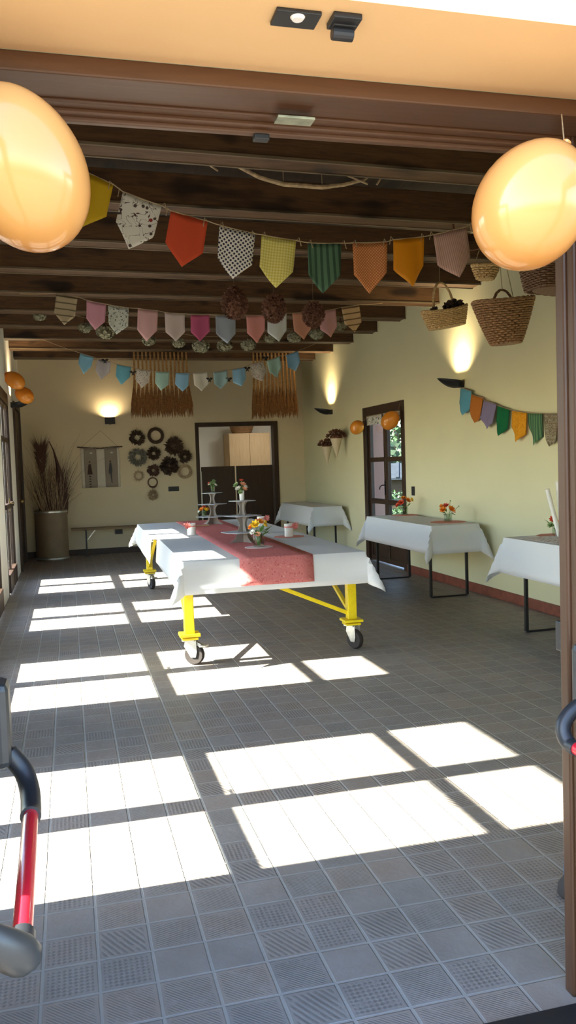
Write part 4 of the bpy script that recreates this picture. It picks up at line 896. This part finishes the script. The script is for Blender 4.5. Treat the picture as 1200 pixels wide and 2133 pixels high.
# fabric hanging
w = thing('wall_hanging', 'two panel linen hanging on a stick with embroidered figures', 'wall hanging', T3(1.3, YB-0.12, 9.4))
def H(x, z): return Vector((x*K-w.location.x, 0, z*K-w.location.z))
MB().tube([H(-1.05, 11.68), H(0.4, 11.55), H(1.4, 11.48), H(2.6, 11.60), H(3.75, 11.62)], 0.010, 8).build('stick', 'twig', w, smooth=True)
MB().tube([H(-0.6, 11.68), H(1.5, 13.4), H(3.3, 11.6)], 0.0022, 5).build('hanging_cord', 'twine_dark', w)
m = MB(); m.grid(lambda a, b: H(-0.72+4.1*a, 11.55-4.3*b)+Vector((0, 0.004*sin(a*22), 0)), 24, 10, (0.7, 0.7)); m.build('backing', 'linen', w, smooth=True, solid=0.002, normals=False)
for a, b, nm in ((-0.37, 0.94, 0), (1.81, 3.14, 1)):
    m = MB(); m.grid(lambda i, j: H(a+(b-a)*i, 11.6-4.35*j)+Vector((0, -0.010+0.003*sin(i*9), 0)), 10, 10, (0.22, 0.7)); pn = m.build('panel', 'linen_grey', w, smooth=True, solid=0.002, normals=False)
    cx = (a+b)/2-0.1; f = MB()
    def pl(pts): f.prism([(x*K-w.location.x, z*K-w.location.z) for x, z in pts], 0.003, (0, -0.016, 0))
    if nm == 0:
        pl([(cx-0.12, 9.8), (cx+0.12, 9.8), (cx+0.28, 8.7), (cx-0.28, 8.7)])
        for k in range(5): pl([(cx-0.10, 8.55-0.28*k), (cx+0.10, 8.55-0.28*k), (cx+0.10, 8.42-0.28*k), (cx-0.10, 8.42-0.28*k)])
        tag(f.build('embroidery', 'red_brown' if 'red_brown' in M else 'pin_flower', pn), 'dark embroidered figure')
    else:
        pl([(cx-0.08, 9.9), (cx+0.10, 9.9), (cx+0.2, 9.1), (cx+0.14, 8.7), (cx-0.2, 8.7), (cx-0.2, 9.1)]); pl([(cx-0.04, 8.7), (cx+0.12, 8.7), (cx+0.16, 7.7), (cx+0.05, 7.7)])
        tag(f.build('embroidery', 'black', pn), 'black embroidered figure')
    MB().ico(H(cx, 10.05)+Vector((0, -0.014, 0)), 0.016, 1, 0, (1, 0.3, 1)).build('embroidery', 'pin_flower', pn)
    MB().ico(H(cx+0.2, 11.0)+Vector((0, -0.014, 0)), 0.03, 1, 0, (1, 0.15, 0.6)).build('embroidery', 'linen', pn)
# straw hangings under the last beam
def straw(label, x0, x1, y, zt, zb, nb, seed, lean):
    q = random.Random(seed); o = T3((x0+x1)/2, y, zt); w = thing('straw_hanging', label, 'straw hanging', o, 0, 'straw hangings')
    hw = (x1-x0)/2*K; MB().tube([(-hw-0.03, 0, 0), (hw+0.03, 0, 0)], 0.014, 8).build('rail', 'twig', w, smooth=True)
    for b in range(nb):
        bx = -hw+2*hw*(b+0.5)/nb; m = MB(); Lb = (zt-zb)*K
        hd = MB()
        for s in range(40):
            a = q.uniform(0, 2*pi); r0 = 0.011*sqrt(q.random()); r1 = 0.050*sqrt(q.random()); L = Lb*q.uniform(0.86, 1.04); sx = bx*lean*0.12
            def pt(t): k = t*t*(0.3+0.7*t); return (bx+(r0*(1-k)+r1*k)*cos(a)+sx*k, (r0*(1-k)+r1*k)*sin(a)*0.8, 0.02-L*t)
            m.tube([pt(0), pt(0.3), pt(0.55), pt(0.72)], [0.0042, 0.0045, 0.005, 0.0045], 4)
            hd.tube([pt(0.62), pt(0.75), pt(0.9), pt(1.0)], [0.004, 0.0085, 0.0085, 0.002], 4)
        tag(hd.build('seed_heads', 'straw_dark', w), 'dark brown drooping seed heads')
        m.build('straw_bundle', 'straw_brown', w)
        MB().lathe([(0.018, -0.10), (0.020, -0.09), (0.018, -0.08)], 8, (bx, 0, 0)).build('binding', 'twine', w)
straw('wide straw hanging between the box lamp and the doorway', 4.7, 10.4, 68.86, 21.2, 14.4, 14, 1, 1.0)
straw('narrow straw hanging over the doorway corner', 17.2, 22.0, 69.36, 21.2, 14.1, 12, 2, 0.4)
# bench, sockets, switch
w = thing('bench', 'narrow wooden bench with folding legs along the end wall', 'bench', T3(3.3, 74.3, 0))
MB().tbox(-5.4, 5.6, -0.75, 0.75, 2.80, 3.02).build('seat', 'bench', w, bevel=0.004)
for sx in (-1, 1):
    X = -3.85*K if sx < 0 else 4.2*K
    m = MB()
    for yy in (-0.08, 0.08): m.box(X-0.012, X+0.012, yy-0.012, yy+0.012, 0, 0.448)
    m.box(X-0.012, X+0.012, -0.08, 0.08, 0.05, 0.075); lg = m.build('leg', 'black', w, bevel=0.002)
    MB().bar((X, 0, 0.25), (X+0.16, 0, 0.445), 0.016).build('brace', 'steel', lg)
def plate(name, label, cat, c, sx, sz, axis, mat='black_plastic'):
    w = thing(name, label, cat, c)
    if axis == 1: MB().box(-sx/2, sx/2, -0.012, 0, -sz/2, sz/2).build('plate', mat, w, bevel=0.003); MB().box(-sx*0.36, sx*0.36, -0.016, -0.011, -sz*0.34, sz*0.34).build('rocker', 'black', w, bevel=0.002)
    else: MB().box(-0.012, 0, -sx/2, sx/2, -sz/2, sz/2).build('plate', mat, w, bevel=0.003); MB().box(-0.017, -0.011, -sx*0.30, sx*0.30, -sz*0.32, sz*0.32).build('rocker', 'black', w, bevel=0.002)
plate('switch_plate', 'wide black switch plate below the wreaths', 'switch', T3(9.17, YB, 6.78), 0.19, 0.085, 1)
plate('socket', 'dark wall socket under the bench', 'socket', T3(2.97, YB, 2.33), 0.13, 0.085, 1)
plate('light_switch', 'black light switch beside the glazed door with the valance', 'switch', T3(XR, 44.1, 6.65), 0.085, 0.115, 0)
# drum with dried grasses
DR = T3(-4.05, 72.6, 0)
w = thing('drum', 'tall tan drum holding dried grasses in the corner', 'drum', DR)
R = 0.265
MB().lathe([(R-0.004, 0.0), (R, 0.015), (R, 0.805), (R+0.006, 0.81), (R+0.006, 0.83), (R-0.012, 0.83), (R-0.012, 0.06), (0.01, 0.055)], 40).build('body', 'drum', w, smooth=True)
for z in (0.03, 0.80): tag(MB().lathe([(R+0.001, z-0.015), (R+0.006, z-0.012), (R+0.006, z+0.012), (R+0.001, z+0.015)], 40, cap=False).build('hoop', 'steel', w, smooth=True), 'metal hoop')
w = thing('dried_grasses', 'spray of brown dried grasses, reeds and a curved dark leaf in the drum', 'dried grasses', DR+Vector((0, 0, 0.1)))
q = random.Random(5)
def blades(cnt, spread, h0, h1, rad, bend, q, bias=(0, 0)):
    m = MB()
    for k in range(cnt):
        a = q.uniform(0, 2*pi); r0 = 0.19*sqrt(q.random()); h = q.uniform(h0, h1); s = spread*q.random(); dx, dy = cos(a)*s+bias[0], sin(a)*s*0.5+bias[1]
        b = bend*q.uniform(0.3, 1.2); p = []
        for i in range(8):
            t = i/7; u = max(0.0, (h*t-0.62)/(h-0.62))
            p.append((max(-0.40, r0*cos(a)+dx*u+dx*b*u**3), r0*sin(a)+dy*u, h*t-abs(dx)*b*0.5*u**3))
        m.tube(p, [rad*(1-0.09*i) for i in range(8)], 4)
    return m
tag(blades(110, 0.22, 0.95, 1.5, 0.006, 0.3, q, (-0.06, -0.24)).build('reeds', 'grass_dry', w), 'pale straw reeds', kind='stuff')
tag(blades(150, 0.26, 1.0, 1.6, 0.004, 0.4, q, (0.05, 0)).build('dark_grass', 'grass_dark', w), 'dark brown grass', kind='stuff')
tag(blades(240, 0.10, 0.85, 1.45, 0.006, 0.2, q, (0.10, 0.03)).build('dark_leaves', 'spathe', w), 'dense dark leaves', kind='stuff')
tag(blades(26, 0.50, 1.5, 2.1, 0.0026, 1.1, q).build('wisps', 'grass_dark', w), 'long thin wisps', kind='stuff')
m = MB()
for k in range(1100):
    a = q.uniform(0, 2*pi); t = q.random(); rr = 0.055*sqrt(q.random())*(1.1-0.5*t); rr *= 0.35+0.8*min(1.0, t*2.2); p = (-0.11+rr*cos(a), rr*sin(a)-0.04, 1.34+0.40*t); L = q.uniform(0.05, 0.27)*(0.5+0.6*t)
    m.leaf(p, (cos(a)*(0.3+0.5*q.random()), sin(a)*0.5, 1.0), (0, -1, 0), L, 0.005, q.uniform(-0.2, 0.3))
for k in range(14): m.tube([(-0.06+0.06*cos(k*2.4), -0.05+0.05*sin(k*2.4), 0.4), (-0.11+0.035*cos(k*2.4), -0.04+0.03*sin(k*2.4), 1.5)], 0.005, 4)
tag(m.build('plume', 'grass_dark', w), 'dark bushy plume', kind='stuff')
edge = [(0.03, 1.97), (0.10, 1.82), (0.17, 1.60), (0.23, 1.40), (0.27, 1.22), (0.29, 1.02), (0.285, 0.85), (0.25, 0.65), (0.20, 0.45)]
def sp(i, j):
    t = j*(len(edge)-1); k = min(int(t), len(edge)-2); f = t-k; x = edge[k][0]*(1-f)+edge[k+1][0]*f; z = edge[k][1]*(1-f)+edge[k+1][1]*f
    wd = 0.010+0.24*sin(pi*min(1, j**1.15)*0.75)**2.2
    return Vector((x-(1-i)*wd, -0.02-0.05*(1-(2*i-1)**2)*sin(pi*j), z-0.1))
m = MB(); m.grid(sp, 6, 24); m.build('curved_leaf', 'spathe', w, smooth=True, solid=0.005, normals=False)

# ------------------------------------------------------------------ things hanging from the beams
def bunch(label, x, z, s, seed, line):
    q = random.Random(seed); o = T3(x, 45, z); w = thing('hydrangea_bunch', label, 'dried flowers', o, q.uniform(0, 3), 'dried hydrangeas hanging on a line'); m = MB()
    m.ico((0, 0, 0), 0.055*s, 1)
    for k in range(110):
        d = Vector((q.gauss(0, 1), q.gauss(0, 1), q.gauss(0, 1))).normalized(); p = Vector((d.x*0.085, d.y*0.085, d.z*0.062-0.0))*s*q.uniform(0.8, 1.1)
        if d.z > 0.75: continue
        b = d.to_track_quat('Z', 'Y')
        for kk in range(4): a = kk*pi/2+k; m.leaf(p, b @ Vector((cos(a), sin(a), 0.35)), d, 0.030*s, 0.028*s, 0.1)
    m.build('flower_head', 'hydrangea', w)
    MB().tube([(0.01, 0, 0.0), (0.004, 0, 0.10)], 0.006, 6).tube([(-0.015, 0, 0.0), (0, 0, 0.12)], 0.005, 6).build('stems', 'grass_dark', w)
HY = [(-3.55, 20.25, 0.75, 'grey dried hydrangea bunch at the window side end of its line'), (-0.41, 19.45, 0.8, 'dried hydrangea bunch below the rose pink pennant'), (1.0, 19.15, 1.1, 'dried hydrangea bunch below the first floral pennant'), (4.09, 18.55, 0.85, 'dried hydrangea bunch below the blush pink pennant'), (6.28, 18.4, 0.8, 'dried hydrangea bunch below the off white pennant'), (7.95, 18.15, 1.05, 'dried hydrangea bunch below the magenta pennant'), (9.75, 18.22, 0.95, 'dried hydrangea bunch below the blue grey pennant'), (11.6, 18.25, 1.0, 'dried hydrangea bunch below the salmon pennant'), (13.3, 18.75, 0.8, 'dried hydrangea bunch beside the chalk white pennant'), (15.2, 18.85, 0.95, 'dried hydrangea bunch beside the peach pennant'), (17.0, 19.1, 0.95, 'dried hydrangea bunch below the third brown seed ball'), (19.0, 19.75, 0.8, 'dried hydrangea bunch beside the tan banded pennant')]
w = thing('hanging_line', 'thin line that the dried hydrangeas hang from', 'line', T3(7, 45, 19.6))
pts = [T3(-4.7, 44.3, 20.36)]+[T3(x, 45, z+0.68) for x, z, s, l in HY]+[T3(20.3, 45.2, 20.36)]
MB().tube([p-w.location for p in pts], 0.0025, 5).build('cord', 'twine', w)
for i, (x, z, s, l) in enumerate(HY): bunch(l, x, z, s, 40+i, None)
def seedball(label, x, z, rx, rz_, seed, drop):
    q = random.Random(seed); w = thing('seed_ball', label, 'hanging ball', T3(x, 26.0, z), 0, 'brown seed balls'); m = MB()
    m.ico((0, 0, 0), rx*0.9, 3, 0.04, (1, 1, rz_/rx))
    for k in range(420):
        d = Vector((q.gauss(0, 1), q.gauss(0, 1), q.gauss(0, 1))).normalized(); p = Vector((d.x*rx, d.y*rx, d.z*rz_))*0.88
        if drop and d.z > 0.3: p.x *= 1-0.35*(d.z-0.3); p.y *= 1-0.35*(d.z-0.3); p.z *= 1+0.22*(d.z-0.3)
        m.leaf(p, d+Vector((q.uniform(-.9, .9), q.uniform(-.9, .9), q.uniform(-.9, .9))), d.orthogonal(), 0.032, 0.02, 0.2)
    m.build('ball', 'seedball', w)
    MB().tube([(0, 0, rz_*0.9), (0, 0, 20.345*K-z*K)], 0.0022, 5).build('cord', 'twine_dark', w)
seedball('largest brown teardrop seed ball, below the black dotted pennant', 6.75, 17.62, 0.106, 0.130, 1, True)
seedball('brown seed ball below the yellow gingham pennant', 8.88, 17.42, 0.098, 0.116, 2, False)
seedball('brown seed ball below the green striped pennant', 11.06, 17.12, 0.090, 0.106, 3, False)

# ------------------------------------------------------------------ baskets
def basket(label, c, rt, rb, h, rows, stakes, mat, ratio, handle, string_top, tilt=(0, 0, 0), rim_wave=0.0, ph=0.0, group='hanging wicker baskets', square=False):
    w = thing('wicker_basket', label, 'basket', c, 0, group); w.rotation_euler = tilt; m = MB()
    def rad(a):
        if not square: return 1.0
        return (abs(cos(a))**6+abs(sin(a))**6)**(-1/6)
    def P(a, t, k=0.0):
        r = (rb+(rt-rb)*t**0.85)*rad(a)+k; return Vector((r*cos(a), r*ratio*sin(a), h*t+rim_wave*cos(2*a+ph)*t))
    n = stakes*4; wr = h/rows*0.60
    for s in range(rows):
        t = (s+0.5)/rows
        m.tube([P(2*pi*i/n, t, 0.009*(1 if (i//2+s) % 2 else -1)*(1.0 if i % 2 else 0.6)) for i in range(n)], wr, 5, closed=True)
    bd = m.build('body', mat, w, smooth=True)
    m = MB()
    for k in range(stakes*1): a = 2*pi*k/stakes; m.tube([P(a, 0), P(a, 0.5), P(a, 1.0)], 0.0055, 5)
    m.build('stakes', mat, bd)
    m = MB()
    for s in range(3): m.tube([P(2*pi*i/n, 1.0, 0.009*cos(10*pi*i/n*2+2*pi*s/3))+Vector((0, 0, 0.008*sin(10*pi*i/n*2+2*pi*s/3))) for i in range(n)], 0.0075, 6, closed=True)
    m.build('rim', mat, w, smooth=True)
    MB().lathe([((rb)*0.97, 0.0), (rb*0.97, 0.012)], 32, sy=ratio).build('bottom', mat, w)
    if handle:
        hw, hh, ang = handle; pts = [Vector((hw*cos(ang)*cos(t), hw*ratio*sin(ang)*cos(t), h*0.9+hh*sin(t))) for t in [pi*i/20 for i in range(21)]]
        m = MB()
        for s in range(3): m.tube([p+Vector((0.006*cos(i*0.9+s*2.1), 0.006*sin(i*0.9+s*2.1), 0.004*sin(i*0.9+s*2.1))) for i, p in enumerate(pts)], 0.0065, 6)
        m.build('handle', mat, w, smooth=True)
    if string_top is not None:
        m = MB(); top = Vector(string_top)-Vector(c); q = Matrix.Rotation(tilt[1], 3, 'Y').inverted() if tilt[1] else Matrix.Identity(3)
        for a in ([handle] if handle else [None]):
            if handle:
                p = Vector((0, 0, h*0.9+handle[1])); m.tube([p, q @ top], 0.0028, 5)
                if rt > 0.23: m.tube([Vector((rt*0.45, 0.02, h)), q @ (top+Vector((0.012, 0, 0)))], 0.0028, 5)
            else:
                for s in (-1, 1): m.tube([Vector((s*rt*0.9, 0, h)), q @ top], 0.0028, 5)
        m.build('hanging_string', 'twine', w)
    return w
basket('large tapered brown wicker basket with a loop handle below the big balloon', T3(18.60, 19, 14.55), 0.236, 0.108, 0.320, 19, 20, 'wicker', 0.85, (0.105, 0.125, 0.35), T3(18.7, 19.9, 20.34), (0, radians(-3.5), 0), 0.012, 0.6)
basket('shallow straw coloured basket with tall handle holding pine cones', T3(18.66, 25.5, 16.42), 0.210, 0.158, 0.150, 9, 20, 'wicker_pale', 0.62, (0.105, 0.262, 0.12), T3(18.6, 26.2, 20.34), (0, radians(-9), 0), 0.016, 0.2)
for k, (dx, dy, dz, s, lb) in enumerate(((-0.150, -0.06, 0.135, 0.036, 'small dark pine cone at the low edge of the straw basket'), (-0.005, -0.05, 0.175, 0.050, 'dark pine cone under the straw basket handle'), (0.085, -0.03, 0.195, 0.055, 'largest dark pine cone at the raised end of the straw basket'))):
    w = thing('pine_cone', lb, 'pine cone', T3(18.66, 25.5, 16.42)+Vector((dx, dy, dz)), 0, 'pine cones in the straw basket'); m = MB(); m.ico((0, 0, 0), s*0.6, 1, 0, (1.3, 1, 0.9)); q = random.Random(k)
    for j in range(70):
        d = Vector((q.gauss(0, 1), q.gauss(0, 1), q.gauss(0, 1))).normalized(); m.leaf(d*s*0.5, d+Vector((0.4, 0, 0)), d.orthogonal(), s*0.75, s*0.6, 0.2)
    m.build('scales', 'pin_flower', w)
basket('square dark brown basket half behind the jamb', T3(17.85, 13.4, 15.9), 0.225, 0.18, 0.185, 13, 22, 'wicker_dark', 0.75, None, T3(17.85, 13.9, 20.34), (0, radians(3), 0), 0.012, 0.5, square=True)
basket('small pale open weave basket tucked behind the striped pennant', T3(18.35, 20.5, 17.95), 0.108, 0.060, 0.100, 6, 12, 'wicker_pale', 0.8, None, T3(18.35, 20.4, 20.34), (0, radians(4), 0), 0.008, 1.2)
w = thing('vine_hoop', 'thin reddish vine hoop hanging above the striped pennant', 'hoop', T3(17.3, 19.7, 20.2))
MB().tube([(0.16*cos(a), 0.02*sin(3*a), 0.16*sin(a)) for a in [2*pi*i/36 for i in range(36)]], 0.009, 6, closed=True).build('ring', 'seedball', w, smooth=True)
MB().tube([(0, 0, 0.15), (0, 0.02, 0.36)], 0.0022, 5).build('hanger', 'twine', w)
# dry branch lying between two beams
w = thing('dry_branch', 'pale bent dry branch hung between the first dark beams', 'branch', T3(7.5, 17.0, 20.9))
def B(x, y, z): return T3(x, y, z)-w.location
MB().tube([B(3.7, 16.6, 22.1), B(5.2, 16.9, 21.5), B(6.2, 17.0, 21.1), B(7.2, 17, 20.88), B(8.9, 17, 20.84), B(9.9, 17, 21.0), B(10.8, 17, 21.25), B(11.7, 16.9, 21.95)], [0.010, 0.013, 0.015, 0.016, 0.016, 0.014, 0.012, 0.010], 8).build('stem', 'grass_dry', w, smooth=True)
for a, b in (((3.5, 16.8, 21.75), (4.4, 16.8, 21.2)), ((10.0, 17, 21.4), (10.9, 16.8, 21.0)), ((11.3, 16.8, 21.0), (11.8, 16.8, 21.7)), ((3.5, 16.8, 21.7), (3.8, 16.8, 22.2))): MB().tube([B(*a), B(*b)], 0.007, 6).build('side_twig', 'grass_dry', w)
for x in (7.2, 8.9): MB().tube([B(x, 17, 20.86), B(x, 17, ZT)], 0.003, 5).build('hanger', 'twine', w)

# ------------------------------------------------------------------ cream wall: paper cones, valances
def cone(label, y, z0, z1, r, seed):
    q = random.Random(seed); w = thing('paper_cone', label, 'paper cone', T3(XR, y, z1)+Vector((-r*1.75-0.01, 0, 0)), 0, 'paper cones on the wall'); h = (z1-z0)*K
    MB().lathe([(0.004, -h), (r, 0), (r-0.003, 0), (0.002, -h+0.01)], 24).build('cone', 'paper_cone', w, smooth=True); MB().tube([(r*0.9, 0, -0.01), (r*1.75+0.01, 0, 0.03)], 0.004, 6).build('hook', 'brass', w)
    m = MB()
    for k in range(190):
        d = Vector((q.gauss(0, 1), q.gauss(0, 1), abs(q.gauss(0, 1))*0.6+0.1)).normalized(); p = Vector((d.x*r*1.25, d.y*r*1.4, d.z*r*1.0+0.015)); m.leaf(p, d+Vector((q.uniform(-.8, .8), q.uniform(-.8, .8), 0)), d.orthogonal(), 0.05, 0.035, 0.3)
    m.ico((0, 0, 0.02), r*0.95, 2, 0.1, (1, 1.1, 0.7)); m.build('dark_flowers', 'seedball', w)
cone('beige paper cone with dark flowers, nearer the far corner', 63.6, 8.9, 10.75, 0.085, 1)
cone('beige paper cone with dark flowers, closest to the orange balloons', 60.1, 9.55, 11.45, 0.095, 2)
VAL = fabric('floral_valance', (0.66, 0.64, 0.58), 'floral', (0.08, 0.08, 0.08), 0.055, (0.35, 0.12, 0.10), thin=0.2)
def valance(label, ya, yb):
    w = thing('valance', label, 'valance', T3(XR+0.05, (ya+yb)/2, 13.2), 0, 'floral door valances'); hw = abs(yb-ya)/2*K
    m = MB(); m.grid(lambda i, j: Vector((-0.012+0.010*sin(i*20)*(0.3+j), -hw+2*hw*i, -0.135*j)), 24, 6, (2*hw, 0.135)); m.build('fabric', VAL, w, smooth=True, solid=0.0015, normals=False)
    MB().tube([(-0.012, -hw, 0), (-0.012, hw, 0)], 0.005, 8).build('rod', 'brass', w, smooth=True)
valance('floral valance strip on the far leaf of the glazed door', 50.6, 54.5)
valance('floral valance strip on the near leaf, half behind a balloon', 46.4, 50.3)
def pole_stand():
    w = thing('sign_stand', 'dark stand foot just showing past the wooden jamb', 'stand', T3(7.70, -2.6, 0))
    MB().tube([(0, 0, 0.05), (-0.02, 0, 0.85)], 0.016, 12).build('pole', 'black', w, smooth=True)
    MB().lathe([(0.03, 0), (0.04, 0.012), (0.036, 0.045), (0.018, 0.07)], 16, (-0.03, -0.02, 0)).build('foot', 'rubber', w, smooth=True)
    MB().lathe([(0.019, 0.06), (0.022, 0.07), (0.020, 0.12)], 16, (-0.02, -0.01, 0)).build('collar', plain('blue_plastic', (0.06, 0.16, 0.30), 0.4), w, smooth=True)
    MB().box(-0.045, 0.02, -0.02, 0.02, 0.82, 0.92).build('clamp', 'black_plastic', w, bevel=0.006)
pole_stand()

# ------------------------------------------------------------------ outside the cream wall's door
struct(MB().tbox(27.0, 140, 20, 190, -1.0, -0.2).build('lawn_outside', plain('sunny_lawn', (0.035, 0.065, 0.018), 0.9, var=0.35, scale=25)), 'sunny lawn outside the glazed door', 'lawn')
def shed():
    w = thing('shed', 'low shed with a pale tiled roof out on the lawn', 'shed', T3(62.5, 136, -0.2)); w.rotation_euler = (0, 0, -0.4)
    MB().box(-1.8, 1.8, -0.9, 0.9, 0, 0.95).build('walls', 'dark_x', w)
    m = MB()
    for s in (-1, 1):
        m.prism([(0.0, 1.32), (s*1.2, 0.90), (s*1.2, 0.96), (0, 1.40)], 4.0, (0, 0, 0), (0, 1, 0), (0, 0, 1))
        for k in range(15): m.bar((-1.95+k*0.28, 0, 1.40), (-1.95+k*0.28, s*1.21, 0.96), 0.09, 0.06)
    m.build('roof', plain('pale_roof_tiles', (0.030, 0.036, 0.045), 0.9, var=0.2, scale=5, spec=0.1), w)
shed()
def tree(name, label, loc, h, cr, n, seed):
    q = random.Random(seed); w = thing(name, label, 'tree', loc, 0, 'trees outside the glazed door')
    MB().tube([(0, 0, 0), (0.05, 0, h*0.5), (0, 0.05, h)], [0.16, 0.12, 0.05], 10).build('trunk', 'twig', w, smooth=True)
    m = MB()
    for k in range(n):
        d = Vector((q.gauss(0, 1), q.gauss(0, 1), q.gauss(0, 1))).normalized()*q.random()**0.4; p = Vector((d.x*cr, d.y*cr, h*0.60+d.z*h*0.5)); s = q.uniform(0.14, 0.30)
        m.leaf(p, (q.uniform(-1, 1), q.uniform(-1, 1), q.uniform(-0.8, 0.6)), (q.uniform(-1, 1), q.uniform(-1, 1), 1), s, s*0.6, q.uniform(-.3, .3))
    tag(m.build('crown', plain('tree_leaves', (0.022, 0.058, 0.014), 0.6, var=0.5, scale=3), w), kind='stuff')
tree('leafy_tree', 'leafy tree beyond the shed, filling the upper pane of the glazed door', T3(75, 172, -0.2), 3.9, 2.1, 1800, 1)
tree('leafy_tree', 'leafy tree beside the shed behind the hedge', T3(108, 186, -0.2), 4.4, 2.2, 1800, 2)
m = MB(); q = random.Random(19)
for k in range(1600):
    p = Vector((q.uniform(-1.6, 1.6), q.uniform(-0.8, 0.8), q.uniform(0, 2.0))); s = q.uniform(0.16, 0.30); m.leaf(p, (q.uniform(-1, 1), q.uniform(-1, 1), q.uniform(-0.5, 1)), (0, -1, 0.3), s, s*0.7)
o = m.build('bush', plain('bush_leaves', (0.015, 0.040, 0.012), 0.7, var=0.4, scale=6)); o.location = T3(72, 152, -0.2); tag(o, 'dark green bush right behind the low shed', 'bush')
m = MB(); q = random.Random(9)
for k in range(1500):
    p = Vector((q.uniform(-1.0, 1.0), q.uniform(-0.5, 0.5), q.uniform(0, 0.62))); s = q.uniform(0.06, 0.13); m.leaf(p, (q.uniform(-1, 1), q.uniform(-1, 1), q.uniform(-0.5, 1)), (0, 0, 1), s, s*0.6)
o = m.build('hedge', plain('hedge_leaves', (0.045, 0.095, 0.028), 0.5, var=0.4, scale=6)); o.location = T3(53.5, 116, -0.2); tag(o, 'low bright green hedge on the lawn', 'hedge')
